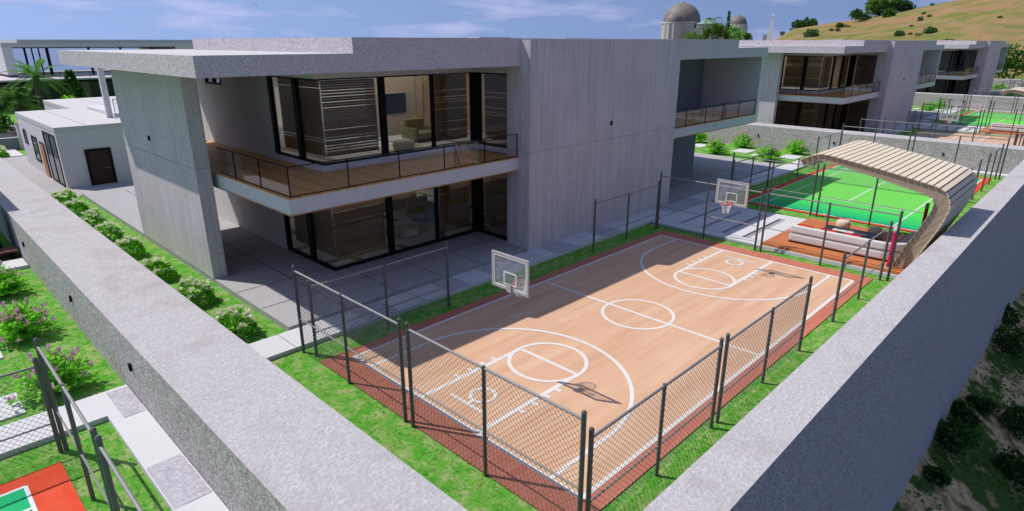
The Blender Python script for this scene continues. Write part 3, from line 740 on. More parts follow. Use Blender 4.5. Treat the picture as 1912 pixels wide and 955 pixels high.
# ------------------------------------------------------------------ villas
def villa(k, full):
    d = PITCH * k
    labels = ['two-storey concrete villa with timber balconies and board-marked slab wall, nearest and largest', 'second concrete villa, beyond the wall behind the pink flowering bushes', 'farthest concrete villa at the foot of the grassy hill']
    t = thing('villa', (d + 28, 28, .2), labels[k], 'house', 'concrete villas in a row')
    B = lambda: MB()
    # roof: low slab and raised slab, fronts flush
    m = B(); m.box(d + 7.15, d + 12.65, 20.42, 38.4, 8.95, 9.6); m.box(d + 12.65, d + 43.3, 35.8, 38.4, 8.95, 9.6); m.box(d + 43.3, d + 48.25, 20.42, 38.4, 8.95, 9.6)
    m.box(d + 12.65, d + 17.2, 20.42, 35.8, 8.95, 10.15); m.box(d + 17.2, d + 24.6, 20.42, 27.0, 8.95, 10.15); m.box(d + 17.2, d + 24.6, 35.4, 35.8, 8.95, 10.15); m.box(d + 24.6, d + 43.3, 20.42, 35.8, 8.95, 10.15)
    m.build('roof', 'plaster_roof', t)
    m = B(); m.box(d + 7.3, d + 12.64, 20.6, 38.2, 9.6, 9.605); m.box(d + 43.32, d + 48.1, 20.6, 38.2, 9.6, 9.605); m.build('roof_screed', 'roof_screed', t)
    for vb in ((24, 26.4, 26, 28, 10.152, 10.25), (36, 39, 30, 32.4, 10.152, 10.25)): B().box(d + vb[0], d + vb[1], *vb[2:]).build('roof_vent', 'plaster_roof', t)
    B().box(d + 17.2, d + 24.6, 27.0, 35.4, 9.9, 9.93).build('added_skylight', 'fill_glass', t)  # frosted roof opening, out of view, added to brighten the rooms
    # board-marked slab wall
    o = B().box(d + 21.42, d + 34.6, 19.85, 21.35, -.02, 10.08).build('slab_wall', 'board_concrete', t)
    m = B(); m.box(d + 21.4, d + 34.62, 19.846, 19.851, 5.0, 5.03); m.box(d + 21.414, d + 21.421, 19.86, 21.33, 5.0, 5.03)
    for x in (25.8, 29.9): m.box(d + x, d + x + .02, 19.8465, 19.852, 0, 10.0)
    m.build('joint', 'curb_dark', t)
    lamp(B(), d + 27.87, 19.85, 5.85, 'y').build('wall_light', 'black_metal', t)
    # free-standing side wall
    B().box(d + 8.8, d + 9.4, 26.88, 36.5, .2, 8.95).build('side_wall', 'board_concrete', t)
    m = B(); m.box(d + 8.794, d + 8.801, 26.9, 36.48, 5.02, 5.05); m.box(d + 8.8, d + 9.4, 26.874, 26.881, 5.02, 5.05); m.build('joint', 'curb_dark', t)
    lamp(B(), d + 8.8, 32.2, 5.77, 'x').build('wall_light', 'black_metal', t)
    # body walls
    m = B(); m.box(d + 13.0, d + 13.3, 28.45, 38.0, .2, 7.88); m.box(d + 13.0, d + 13.3, 28.45, 33.75, 7.88, 8.95); m.box(d + 13.0, d + 13.3, 35.8, 38.0, 7.88, 8.95); m.box(d + 13.0, d + 13.3, 33.75, 35.8, 8.2, 8.95)
    m.box(d + 13.0, d + 21.75, 23.97, 24.2, 8.56, 8.95); m.box(d + 13.0, d + 13.3, 24.2, 28.45, 8.56, 8.95)
    m.box(d + 21.72, d + 21.95, 21.35, 24.2, 8.56, 8.95)
    m.box(d + 12.97, d + 21.75, 23.93, 24.2, 4.74, 5.0); m.box(d + 12.97, d + 13.3, 24.2, 28.45, 4.74, 5.0); m.box(d + 21.6, d + 21.95, 21.35, 23.93, 4.74, 5.0)
    m.box(d + 34.3, d + 48.0, 37.6, 38.0, .2, 8.95); m.box(d + 13.3, d + 34.3, 37.6, 38.0, .2, .6); m.box(d + 13.3, d + 34.3, 37.6, 38.0, 3.9, 5.0); m.box(d + 13.3, d + 34.3, 37.6, 38.0, 8.6, 8.95)
    m.box(d + 34.6, d + 43.9, 23.9, 24.2, .2, 4.13) if False else None
    m.build('wall', 'plaster', t)
    m = B(); m.box(d + 34.3, d + 47.7, 25.2, 25.5, 4.74, 8.95); m.box(d + 34.3, d + 44.1, 23.4, 23.7, .2, 4.1); m.box(d + 43.8, d + 44.1, 23.7, 37.6, .2, 4.1); m.box(d + 34.3, d + 34.6, 21.35, 37.6, .2, 8.95)
    m.build('stone_wall', 'dark_stone', t)
    B().box(d + 47.75, d + 48.2, 20.56, 37.6, 4.12, 8.95).build('end_wall', 'plaster', t)
    # intermediate slab: balconies
    m = B(); m.box(d + 9.65, d + 21.41, 20.55, 23.95, 4.13, 4.70); m.box(d + 9.65, d + 13.0, 23.95, 36.5, 4.13, 4.70); m.box(d + 13.0, d + 17.2, 25.3, 37.6, 4.13, 4.70); m.box(d + 17.2, d + 24.6, 25.3, 32.0, 4.13, 4.70); m.box(d + 17.2, d + 24.6, 35.4, 37.6, 4.13, 4.70); m.box(d + 24.6, d + 47.75, 25.3, 37.6, 4.13, 4.70); m.box(d + 13.0, d + 21.9, 23.95, 25.3, 4.13, 4.7)  # includes a floor void, added to let roof light reach downstairs
    m.box(d + 34.6, d + 47.75, 20.55, 25.3, 4.13, 4.70); m.build('floor_slab', 'plaster', t)
    for nm, rect in (('near', (9.63, 21.4, 20.53, 23.93)), ('corner', (9.63, 12.97, 23.93, 36.5)), ('far', (34.62, 47.74, 20.53, 25.2))):
        x0, x1, y0, y1 = rect
        B().box(d + x0, d + x1, y0, y1, 4.70, 4.74).build('deck', 'balcony_wood', t)
    m = B(); m.box(d + 9.63, d + 21.4, 20.53, 23.9, 4.09, 4.13); m.box(d + 9.63, d + 12.98, 23.9, 36.5, 4.09, 4.13); m.build('soffit', 'soffit_wood', t); B().box(d + 34.62, d + 47.77, 20.53, 23.39, 4.09, 4.13).build('soffit', 'soffit_wood', t)
    # balcony rails
    def rail(pts, posts, label=None):
        r = B()
        for a, b in zip(pts, pts[1:]): r.tube((*a, 5.84), (*b, 5.84), .022, 6); r.tube((*a, 4.78), (*b, 4.78), .018, 6)
        o = r.build('railing', 'black_metal', t)
        for p in posts: B().tube((*p, 4.74), (*p, 5.84), .026, 6).build('baluster', 'black_metal', o)
        g = B()
        for a, b in zip(pts, pts[1:]):
            if abs(a[0] - b[0]) < 1e-6: g.box(a[0] - .006, a[0] + .006, min(a[1], b[1]) + .03, max(a[1], b[1]) - .03, 4.8, 5.8)
            else: g.box(min(a[0], b[0]) + .03, max(a[0], b[0]) - .03, a[1] - .006, a[1] + .006, 4.8, 5.8)
        g.build('glass_panel', 'rail_glass', o)
    rail([(d + 9.76, 26.85), (d + 9.76, 20.62), (d + 21.36, 20.62)], [(d + 9.76, y) for y in (25.25, 22.95, 20.62)] + [(d + x, 20.62) for x in (12.14, 14.5, 16.86, 19.24, 21.36)])
    rail([(d + 34.66, 20.62), (d + 47.68, 20.62)], [(d + x, 20.62) for x in (37.3, 39.9, 42.4, 44.9, 47.66)])
    # windows
    def win(name, frames, panes, mat='black_metal'):
        f = B()
        for b in frames: f.box(*b)
        o = f.build(name, mat, t); g = B()
        for b in panes: g.box(*b)
        g.build('pane', 'window_glass', o); return o
    for z0, z1 in ((.2, 4.13), (5.0, 8.56)):
        F = []; fb = .14 if z0 < 1 else .1
        X0, X1 = d + 13.0, d + 21.8
        F += [(X0, X1, 23.97, 24.11, z0, z0 + fb), (X0, X1, 23.97, 24.11, z1 - .06, z1)]
        for x, wd in ((16.03, .30), (18.95, .15), (21.5, .3)): F.append((d + x, d + x + wd, 23.96, 24.12, z0 + fb, z1 - .06))
        win('front_window', F, [(X0 + .02, X1, 24.03, 24.05, z0 + fb, z1 - .06)])
        F = [(X0, X0 + .14, 24.11, 28.45, z0, z0 + fb), (X0, X0 + .14, 24.11, 28.45, z1 - .06, z1), (X0 - .01, X0 + .15, 28.2, 28.45, z0 + fb, z1 - .06), (X0 - .01, X0 + .15, 25.75, 26.1, z0 + fb, z1 - .06)]
        win('side_window', F, [(X0 + .06, X0 + .08, 24.06, 28.2, z0 + fb, z1 - .06)])
        x = d + 21.72
        F = [(x, x + .14, 21.36, 23.97, z0, z0 + fb), (x, x + .14, 21.36, 23.97, z1 - .06, z1), (x - .01, x + .15, 21.36, 21.47, z0 + fb, z1 - .06), (x - .01, x + .15, 23.6, 23.97, z0 + fb, z1 - .06)]
        win('return_window', F, [(x + .06, x + .08, 21.47, 23.6, z0 + fb, z1 - .06)])
        if full:
            def blind(boxes):
                m = B()
                for ax, a, b, c_ in boxes:
                    z = z0 + .5 if z0 < 1 else z0 + .3; q = 0
                    while z < z1 - .12:
                        if ax == 'x': m.hexa([(a, c_, z), (b, c_, z), (b, c_ + .012, z), (a, c_ + .012, z)], [(a, c_ + .05, z + .088), (b, c_ + .05, z + .088), (b, c_ + .062, z + .088), (a, c_ + .062, z + .088)])
                        else: m.hexa([(c_, a, z), (c_, b, z), (c_ + .012, b, z), (c_ + .012, a, z)], [(c_ + .05, a, z + .088), (c_ + .05, b, z + .088), (c_ + .062, b, z + .088), (c_ + .062, a, z + .088)])
                        z += .100 if random.random() < .8 else .125
                m.build('blind', 'blind_brown', t)
            blind([('x', d + 13.35, d + 16.0, 24.25)]); blind([('x', d + 19.15, d + 21.45, 24.25)]); blind([('y', 24.35, 28.1, d + 13.32)]); blind([('y', 21.5, 23.5, d + 21.95)])
    win('small_window', [(d + 12.96, d + 13.1, 33.75, 35.8, 7.88, 7.98), (d + 12.96, d + 13.1, 34.6, 34.85, 7.98, 8.2), (d + 12.96, d + 13.1, 33.75, 33.82, 7.98, 8.2), (d + 12.96, d + 13.1, 35.7, 35.8, 7.98, 8.2)], [(d + 13.03, d + 13.05, 33.82, 35.7, 7.98, 8.2)])
    # rooms behind the glass; rear windows and sheer curtains added to brighten them
    for z0, z1 in ((.6, 3.9), (5.0, 8.6)):
        o = win('added_rear_window', [(d + x, d + x + .12, 37.75, 37.85, z0, z1) for x in (13.3, 18.5, 23.7, 28.9, 34.18)], [(d + 13.42, d + 34.18, 37.79, 37.81, z0, z1)])
        if full: B().box(d + 13.42, d + 34.18, 37.45, 37.46, z0, z1).build('curtain', 'fill_curtain', o)
    for z0, z1 in ((.2, 4.1), (4.74, 8.95)):
        m = B(); m.box(d + 13.35, d + 34.25, 24.2, 32.0 if z0 > 1 else 37.5, z0 - .05, z0 + .02); m.build('room_floor', 'interior_floor', t)
        m = B(); m.box(d + 13.35, d + 34.25, 24.3, 26.9, z1 - .1, z1 - .03); m.box(d + 13.35, d + 34.25, 35.5, 37.5, z1 - .1, z1 - .03)
        if z0 < 1: m.box(d + 13.35, d + 34.25, 26.9, 31.95, z1 - .1, z1 - .03)
        m.build('room_ceiling', 'interior_white', t)
        if full:
            if z0 > 1: B().box(d + 20.4, d + 34.25, 31.6, 31.9, z0 + .02, z1 - .1).build('room_wall', 'interior_tan', t)
            B().box(d + 26.0, d + 26.2, 24.3, 31.6, z0 + .02, z1 - .1).build('partition', 'interior_tan', t)
            B().box(d + 20.6, d + 23.2, 31.3, 31.58, z0 + .02, z0 + 2.4).build('wall_panel', 'cabinet_wood', t)
    # rear wing
    m = B(); m.box(d + 12.95, d + 13.35, 57.2, 57.5, 4.36, 8.94); m.box(d + 13.5, d + 40, 57.6, 57.9, 0, 4.3) if False else None
    m.build('rear_wall', 'plaster', t)
    m = B(); m.box(d + 13.51, d + 30, 57.5, 66, 4.1, 4.62); m.build('rear_terrace', 'plaster', t)
    rm = B()
    rm.tube((d + 13.6, 57.6, 5.7), (d + 20, 57.6, 5.7), .025, 6)
    for x in (13.62, 15.2, 17.6): rm.tube((d + x, 57.6, 4.62), (d + x, 57.6, 5.7), .025, 6)
    o = rm.build('rear_railing', 'black_metal', t); B().box(d + 13.65, d + 20, 57.59, 57.61, 4.7, 5.66).build('glass_panel', 'rail_glass', o)
    return t
for k in range(3): villa(k, k < 2)

# furniture seen through the glass of the nearest villa
IN = {4.76: 'upper', .22: 'ground'}
for z, fl in IN.items():
    t = thing('pouf', (18.5, 25.8, z), f'round beige pouf behind the {fl} floor glass of the nearest villa', 'pouf')
    MB().lathe([(0, z + .1), (.5, z + .1), (.56, z + .2), (.56, z + .46), (.5, z + .52), (0, z + .53)], 18.5, 25.8, 18).build('seat', 'beige_fabric', t, True)
    for a in range(45, 360, 90): MB().tube((18.5 + .4 * math.cos(R(a)), 25.8 + .4 * math.sin(R(a)), z), (18.5 + .4 * math.cos(R(a)), 25.8 + .4 * math.sin(R(a)), z + .12), .02, 6).build('leg', 'gold_metal', t)
    t = thing('armchair', (21.3, 28, z), f'olive armchair behind the {fl} floor glass of the nearest villa', 'armchair')
    bevel(MB().box(20.7, 22.0, 27.4, 28.6, z + .15, z + .5).build('seat', 'olive_fabric', t), .05); bevel(MB().box(20.7, 22.0, 28.6, 28.85, z + .15, z + 1.15).build('backrest', 'olive_fabric', t), .05)
    for x in (20.5, 22.0): bevel(MB().box(x, x + .2, 27.4, 28.8, z + .15, z + .75).build('armrest', 'olive_fabric', t), .05)
    for x in (20.6, 22.05):
        for y in (27.5, 28.7): MB().tube((x, y, z), (x, y, z + .15), .03, 6).build('leg', 'gold_metal', t)
    t = thing('rug', (19.2, 26.5, z), f'pale patterned rug on the {fl} floor behind the glass of the nearest villa', 'rug')
    m = MB().box(17.0, 20.4, 25.0, 28.6, z + .012, z + .024); m.build('pile', 'interior_white', t)
    m = MB(); m.strip([(18.9 + 1.2 * math.cos(R(a)), 26.8 + .9 * math.sin(R(a))) for a in range(0, 360, 12)], .5, z + .029, True); m.build('pattern', 'beige_fabric', t)
    t = thing('television', (21.9, 31.2, z + 1.4), f'dark wall television on the wooden panel, {fl} floor of the nearest villa', 'television')
    MB().box(21.0, 22.7, 31.2, 31.27, z + 1.2, z + 2.35).build('screen', 'screen_black', t)
    MB().box(21.6, 22.1, 31.27, 31.3, z + 1.6, z + 2.0).build('bracket', 'black_metal', t)
t = thing('room_divider', (23.3, 29.9, 4.76), 'tall gold looped metal screen behind the upper floor glass of the nearest villa', 'screen')
m = MB()
for x, z0, z1, wd in ((22.75, 6.2, 8.3, .3), (23.3, 5.7, 7.6, .33), (23.9, 6.4, 8.5, .3), (23.75, 5.2, 5.75, .35)):
    pts = [(x + wd * math.cos(R(a)), 29.9, (z1 if a < 180 else z0) + wd * math.sin(R(a))) for a in range(0, 360, 15)]; m.path(pts + [pts[0]], .04, 6)
m.build('loop', 'gold_metal', t); MB().box(22.3, 24.3, 29.75, 30.05, 4.76, 4.82).build('base', 'gold_metal', t)
# pot plant by the ground floor window
def leaf(mb, base, d, L, wd, droop=.3, n=4):
    d = Vector(d).normalized(); side = d.cross(Vector((0, 0, 1)))
    side = side.normalized() if side.length > 1e-3 else Vector((1, 0, 0))
    prev = None
    for i in range(n + 1):
        q = i / n; p = Vector(base) + d * L * q - Vector((0, 0, droop * L * q * q)); ww = wd * math.sin(math.pi * min(1, .12 + .88 * q)) * .5
        cur = (p - side * ww, p + side * ww)
        if prev: mb.face([prev[0], prev[1], cur[1], cur[0]])
        prev = cur
t = thing('pot_plant', (19.9, 24.75, .22), 'small pot plant on the ground floor behind the glass of the nearest villa', 'plant')
MB().tube((19.9, 24.75, .22), (19.9, 24.75, .6), .13, 10, .17).build('pot', 'table_dark', t)
m = MB(); random.seed(5)
for i in range(16):
    a = random.uniform(0, 6.28); leaf(m, (19.9, 24.75, .6), (math.cos(a), math.sin(a), random.uniform(.6, 2)), random.uniform(.3, .55), .1)
m.leafbuild('foliage', 'leaf_bright', t)

# ------------------------------------------------------------------ guest house
def guest():
    t = thing('guest_house', (12, 60, 0), 'single-storey flat-roofed concrete guest house with a dark wooden door', 'house')
    m = MB(); m.box(8.65, 22, 53.1, 67.9, 0, 4.0); m.box(12.7, 24, 67.9, 80, 0, 4.0); m.build('wall', 'plaster', t)
    m = MB(); m.box(8.62, 22.02, 53.07, 67.93, 4.0, 4.34); m.box(12.67, 24.02, 67.93, 80, 4.0, 4.34); m.build('roof', 'roof_screed', t)
    m = MB(); m.box(10.6, 10.66, 53.2, 67.8, 4.341, 4.346); m.box(15.6, 15.66, 53.2, 79.8, 4.341, 4.346); m.build('joint', 'soffit_wood', t)
    d_ = MB(); d_.box(10.12, 10.28, 53.02, 53.12, .0, 2.66); d_.box(11.62, 11.78, 53.02, 53.12, 0, 2.66); d_.box(10.28, 11.62, 53.02, 53.12, 2.5, 2.66)
    o = MB().box(10.28, 11.62, 53.05, 53.11, 0, 2.5).build('door', 'door_wood', t); d_.build('door_frame', 'black_metal', o)
    h = MB().tube((11.47, 52.98, 1.2), (11.25, 52.98, 1.2), .018, 6); h.box(11.44, 11.5, 52.97, 53.05, 1.16, 1.24); h.build('handle', 'rail_steel', o)
    def wf(y0, y1, z0, z1, mull, nm='window'):
        f = MB(); X = 8.6; b = .12
        f.box(X, X + .07, y0, y1, z0, z0 + b); f.box(X, X + .07, y0, y1, z1 - b, z1)
        for y in [y0, y1 - b] + mull: f.box(X, X + .07, y, y + b, z0 + b, z1 - b)
        o = f.build(nm, 'black_metal', t); MB().box(X + .03, X + .04, y0 + b, y1 - b, z0 + b, z1 - b).build('pane', 'window_glass', o)
        MB().box(X + .045, X + .049, y0 + b, y1 - b, z0 + b, z1 - b).build('curtain', 'dark_stone', o)
    wf(53.6, 57.6, .05, 3.75, [55.5], 'glass_door'); wf(60.8, 62.9, .9, 2.9, []); wf(65.0, 66.2, 1.9, 3.1, [])
    o = MB().box(8.6, 8.66, 58.3, 59.9, .0, 2.7).build('side_door', 'black_metal', t); MB().box(8.58, 8.6, 58.45, 59.75, .05, 2.58).build('leaf', 'soffit_wood', o)
    return t
guest()

# things left of the nearest wall, at the villa whose garden is cut by the photo's left edge
t = thing('garden_canopy', (-2, 46, 0), 'dark garden canopy at the left photo edge, only its black side panel showing', 'canopy')
MB().box(-6, 2.72, 40.6, 52, 5.9, 6.15).build('roof', 'plaster', t)
MB().box(1.9, 2.3, 40.0, 40.4, 0, 5.9).build('post', 'black_metal', t); MB().box(-5.6, 2.6, 51, 51.3, 0, 5.9).build('back_panel', 'dark_stone', t)
MB().box(1.2, 3.0, 38.2, 39.9, .02, 2.2).build('side_panel', 'black_metal', t)
t = thing('bench', (2.2, 37.5, 0), 'brown slatted wooden bench beside the boundary wall at the left photo edge', 'bench')
MB().box(.2, 3.45, 37.0, 37.9, .38, .46).build('seat', 'bench_wood', t); MB().box(.2, 3.45, 37.9, 37.98, .0, .38).build('back_board', 'bench_wood', t)
for x in (.3, 3.2): MB().box(x, x + .12, 37.05, 37.85, 0, .38).build('leg', 'black_metal', t)
t = struct(MB().box(.5, 3.5, 35.2, 36.6, -.03, .12).build('path', 'path_concrete'))

# ------------------------------------------------------------------ shrubs and flowers
def quad_leaf(mb, p, d, L, wd):
    d = Vector(d).normalized(); s = d.cross(Vector((random.uniform(-1, 1), random.uniform(-1, 1), random.uniform(-1, 1))))
    if s.length < 1e-4: s = d.orthogonal()
    s = s.normalized() * wd / 2; p = Vector(p); e = p + d * L; mdl = p + d * L * .5
    mb.face([p, mdl + s, e, mdl - s])
def pink_bush(seed, loc, label, big=1.0):
    random.seed(seed); t = thing('flowering_bush', loc, label, 'bush', 'pink flowering bushes')
    fo, fl, st = MB(), MB(), MB(); o = Vector(loc)
    for i in range(105):
        a = random.uniform(0, 6.283); tilt = random.betavariate(1.6, 1.4) * 1.25; L = random.uniform(.75, 1.2) * big
        d = Vector((math.cos(a) * math.sin(tilt), math.sin(a) * math.sin(tilt), math.cos(tilt)))
        prev = o.copy(); n = 7
        for j in range(1, n + 1):
            q = j / n; p = o + d * L * q + Vector((0, 0, -.22 * L * q * q * math.sin(tilt)))
            st.tube(prev, p, .009, 3, .006, False)
            if j > 1:
                for _ in range(5):
                    b = random.uniform(0, 6.283); ld = (p - prev).normalized() * .6 + Vector((math.cos(b), math.sin(b), random.uniform(-.2, .6)))
                    fo.cur = 0 if random.random() < .7 else 1
                    quad_leaf(fo, prev + (p - prev) * random.random(), ld, random.uniform(.14, .24) * big, random.uniform(.05, .085) * big)
            prev = p
        if random.random() < .24:
            dd = (d + Vector((0, 0, .35))).normalized(); L2 = random.uniform(.14, .26) * big
            for j in range(9):
                q = j / 9; b = random.uniform(0, 6.283)
                quad_leaf(fl, prev + dd * L2 * q, dd * .8 + Vector((math.cos(b), math.sin(b), .1)) * .7, .12 * (1.15 - q) * big + .02, .08 * big)
    st.leafbuild('stem', 'bark', t); fo.leafbuild('foliage', ['leaf_bright', 'leaf_shrub'], t); fl.leafbuild('blossoms', 'flower_pink', t); return t
def white_bush(seed, loc, label):
    random.seed(seed); t = thing('flowering_shrub', loc, label, 'shrub', 'white flowering shrubs along the wall')
    fo, fl, st = MB(), MB(), MB(); o = Vector(loc)
    for i in range(135):
        a = random.uniform(0, 6.283); u = random.uniform(-.05, 1); s = math.sqrt(max(0, 1 - u * u)); r = random.uniform(.72, 1.0)
        p = o + Vector((.64 * s * math.cos(a) * r, .66 * s * math.sin(a) * r, .08 + .78 * max(0, u) * r + .05 * math.sin(a * 3)))
        if i < 24: st.tube(o, p, .012, 3, .005, False)
        out = (p - o - Vector((0, 0, .1))).normalized()
        for _ in range(9):
            fo.cur = 0 if random.random() < .6 else 1
            quad_leaf(fo, p + Vector((random.gauss(0, .05), random.gauss(0, .05), random.gauss(0, .05))), out + Vector((random.uniform(-1, 1), random.uniform(-1, 1), random.uniform(-.6, .8))), random.uniform(.13, .24), random.uniform(.06, .1))
        if u > .35 and random.random() < .42:
            for _ in range(9): quad_leaf(fl, p + out * .16 + Vector((random.gauss(0, .03), random.gauss(0, .03), random.gauss(0, .02))), Vector((random.uniform(-1, 1), random.uniform(-1, 1), .6)), .14, .085)
    st.leafbuild('stem', 'bark', t); fo.leafbuild('foliage', ['leaf_shrub', 'leaf_bright'], t); fl.leafbuild('blossoms', 'flower_white', t); return t
ORD = ['nearest the camera', 'second', 'third', 'fourth', 'fifth', 'sixth', 'seventh', 'eighth and last']
wb = [white_bush(s, (7.4, 21.2, 0), '') for s in (1, 2, 3)]
for i, y in enumerate([21.2, 25.3, 29.2, 33.6, 37.2, 40.8, 44.2, 47.6]):
    lab = f'low white-flowered shrub behind the broad wall, {ORD[i]}' + ('' if i == 0 else ' in the row from the camera')
    o = wb[i] if i < 3 else dup(wb[i % 3], (0, 0, 0), None, None, random.uniform(0, 6), random.uniform(.95, 1.1))
    o.location = (7.35 + random.uniform(-.1, .1), y, 0); o['label'] = lab; o['category'] = 'shrub'; o['group'] = 'white flowering shrubs along the wall'
for i, (x, y) in enumerate([(7.3, 73), (7.4, 74.6), (7.3, 76.2)]):
    dup(wb[i], (x - wb[i].location.x, y - wb[i].location.y, 0), ['far small shrub beyond the broad wall, first past the driveway', 'far small shrub beyond the broad wall, middle of three', 'far small shrub beyond the broad wall, last of three'][i])
pb = [pink_bush(11 + s, (2.15, 21.2, 0), '', 1.12) for s in range(3)]
PB = [((2.0, 21.2), 'large pink-flowered bush left of the wall, nearest the chain-link fence'), ((1.95, 26.5), 'large pink-flowered bush left of the wall, second from the fence'), ((2.1, 31.9), 'large pink-flowered bush left of the wall, beside the brown bench'), ((0.2, 28.8), 'pink-flowered bush cut by the left photo edge')]
for i, ((x, y), lab) in enumerate(PB):
    o = pb[i] if i < 3 else dup(pb[1], (0, 0, 0)); o.location = (x, y, 0); o['label'] = lab; o.rotation_euler.z = i * 1.3
rows = [((60.3, 31.6), 'pink-flowered bush at the base of the far wall, left of three'), ((60.35, 26.9), 'pink-flowered bush at the base of the far wall, middle of three'), ((60.3, 21.6), 'pink-flowered bush at the base of the far wall, right of three'),
        ((55.0, 27.0), 'pink-flowered bush at the patio edge, left of two'), ((54.8, 21.9), 'pink-flowered bush at the patio edge, right of two')]
for k in range(3):
    for i, ((x, y), lab) in enumerate(rows):
        dup(pb[i % 3], (x + PITCH * k - pb[i % 3].location.x, y - pb[i % 3].location.y, 0), (lab + ', beside the nearest villa') if k == 0 else f'tiny distant pink-flowered bush beside the {VILLA[k]}, ' + ('left in the wall row', 'middle of the wall row', 'right in the wall row', 'left at the patio edge', 'right at the patio edge')[i], None, i * 1.7 + k, 1.08)

# ------------------------------------------------------------------ trees
def clump_tree(name, loc, h, rad, trunk_h, mats, label, seed, n=900, lf=.35, group=None, cat='tree', squash=1.0, cone=False):
    random.seed(seed); t = thing(name, loc, label, cat, group); o = Vector(loc)
    tr = MB()
    if trunk_h > 0: tr.tube(o - Vector((0, 0, .3)), o + Vector((0, 0, trunk_h)), max(.06, h * .025), 7, max(.04, h * .017))
    cr = MB(); lobes = []
    nl = 9 if not cone else 1
    for i in range(nl):
        a = random.uniform(0, 6.283); rr = rad * random.uniform(.25, .62) if i else 0
        lobes.append((o + Vector((math.cos(a) * rr, math.sin(a) * rr, trunk_h + (h - trunk_h) * random.uniform(.28, .78))), rad * random.uniform(.38, .62)))
    for c, _ in lobes[:5]:
        if trunk_h > 0 or not cone: tr.tube(o + Vector((0, 0, max(.0, trunk_h * .8))), c, max(.03, h * .012), 5, .02)
    for i in range(n):
        d = Vector((random.gauss(0, 1), random.gauss(0, 1), random.gauss(0, 1))).normalized()
        if cone:
            q = random.random() ** 1.3; a = random.uniform(0, 6.283); rr = rad * (1 - q) * random.uniform(.55, 1.05) + .05
            p = o + Vector((math.cos(a) * rr, math.sin(a) * rr, trunk_h + (h - trunk_h) * q)); d = Vector((math.cos(a), math.sin(a), .4))
        else:
            c, r = random.choice(lobes); p = c + Vector((d.x, d.y, d.z * .8 * squash)) * r * random.uniform(.7, 1.05)
            if p.z < o.z + .05: p.z = o.z + random.uniform(.05, .3)
        cr.cur = random.choice(range(len(mats)))
        for _ in range(2): quad_leaf(cr, p, d + Vector((random.uniform(-.9, .9), random.uniform(-.9, .9), random.uniform(-.7, .7))), lf * random.uniform(.6, 1.3), lf * .7)
    tr.leafbuild('trunk', 'bark', t); cr.leafbuild('crown', mats, t); return t
def palm(loc, h, n, L, label, seed, r=.28, mats=('palm_leaf', 'leaf_mid'), wf=.24):
    random.seed(seed); t = thing('palm_tree', loc, label, 'palm tree'); o = Vector(loc); m = MB()
    for i in range(8): m.tube(o + Vector((0, 0, h * i / 8)), o + Vector((0, 0, h * (i + 1) / 8)), r * (1.15 - .3 * i / 8), 9, r * (.98 - .3 * i / 8))
    m.build('trunk', 'bark', t); top = o + Vector((0, 0, h)); cr = MB()
    for i in range(n):
        a = 2 * math.pi * i / n * 2.6 + random.uniform(-.2, .2); el = random.uniform(-.25, 1.3); d = Vector((math.cos(a) * math.cos(el), math.sin(a) * math.cos(el), math.sin(el)))
        LL = L * random.uniform(.85, 1.1); prev = top; N = 16
        for j in range(1, N + 1):
            q = j / N; p = top + d * LL * q - Vector((0, 0, .5 * LL * q * q)); ax = (p - prev).normalized(); sd = ax.cross(Vector((0, 0, 1)))
            sd = sd.normalized() if sd.length > 1e-3 else Vector((1, 0, 0)); up = sd.cross(ax)
            cr.cur = 0 if (el > .2) else 1
            w2 = L * wf * math.sin(math.pi * min(.97, .1 + q * .9)) + .04
            for s in (-1, 1):
                for u in (0, .5):
                    b0 = prev + (p - prev) * u; tip = b0 + sd * s * w2 + ax * w2 * .55 - up * w2 * .35
                    cr.face([b0, b0 + ax * L * .02, tip, tip - ax * .02])
            cr.tube(prev, p, .025 * (1.2 - q), 3, None, False); prev = p
    cr.leafbuild('crown', list(mats), t); return t
palm((17.6, 112, 0), 5.4, 24, 5.2, 'tall feathery palm tree in front of the far white villa at left', 21, .5, ('palm_leaf', 'leaf_mid'), .13)
palm((12.2, 92.5, 0), 3.6, 30, 3.3, 'shorter thick palm with dense drooping fronds at the left photo edge', 22, .45, ('leaf_mid', 'palm_leaf'))
clump_tree('conifer_tree', (21.3, 110, 0), 6.0, 2.1, .3, ['leaf_dark', 'leaf_mid'], 'dark green conical conifer right of the tall palm', 31, 1000, .45, None, 'tree', 1, True)
clump_tree('garden_bush', (19.0, 104, 0), 3.0, 1.7, .2, ['leaf_bright', 'leaf_mid'], 'bright green low bush between the palm and the dark conifer', 32, 600, .4, None, 'bush')
clump_tree('small_tree', (8.3, 80.5, 0), 3.0, 1.6, 1.2, ['leaf_mid', 'leaf_dark'], 'small dark tree with bare forked trunk at the left photo edge', 33, 600, .3)
t = thing('garden_wall', (1, 77.3, 0), 'dark low garden wall with a pale coping at the left photo edge', 'wall')
MB().box(5.9, 9.54, 77.15, 77.45, 0, 1.1).build('wall', 'dark_stone', t); MB().box(5.88, 9.54, 77.1, 77.5, 1.1, 1.17).build('coping', 'path_concrete', t)
t = thing('gate_pillar', (10.05, 77.3, 0), 'square grey gate pillar left of the guest house', 'pillar')
MB().box(9.6, 10.5, 77.0, 77.6, 0, 2.4).build('shaft', 'plaster', t); MB().box(9.55, 10.55, 76.95, 77.65, 2.4, 2.48).build('cap', 'dark_stone', t)
t = thing('terrace_plant', (15.0, 59.5, 4.62), 'broad-leaved dark green plant on the rear terrace behind the nearest villa', 'plant')
m = MB(); random.seed(8)
for i in range(14):
    a = random.uniform(0, 6.28); leaf(m, (15.4, 59.5, 5.0), (math.cos(a), math.sin(a), random.uniform(.6, 2.4)), random.uniform(1.2, 2.2), .5, .3, 5)
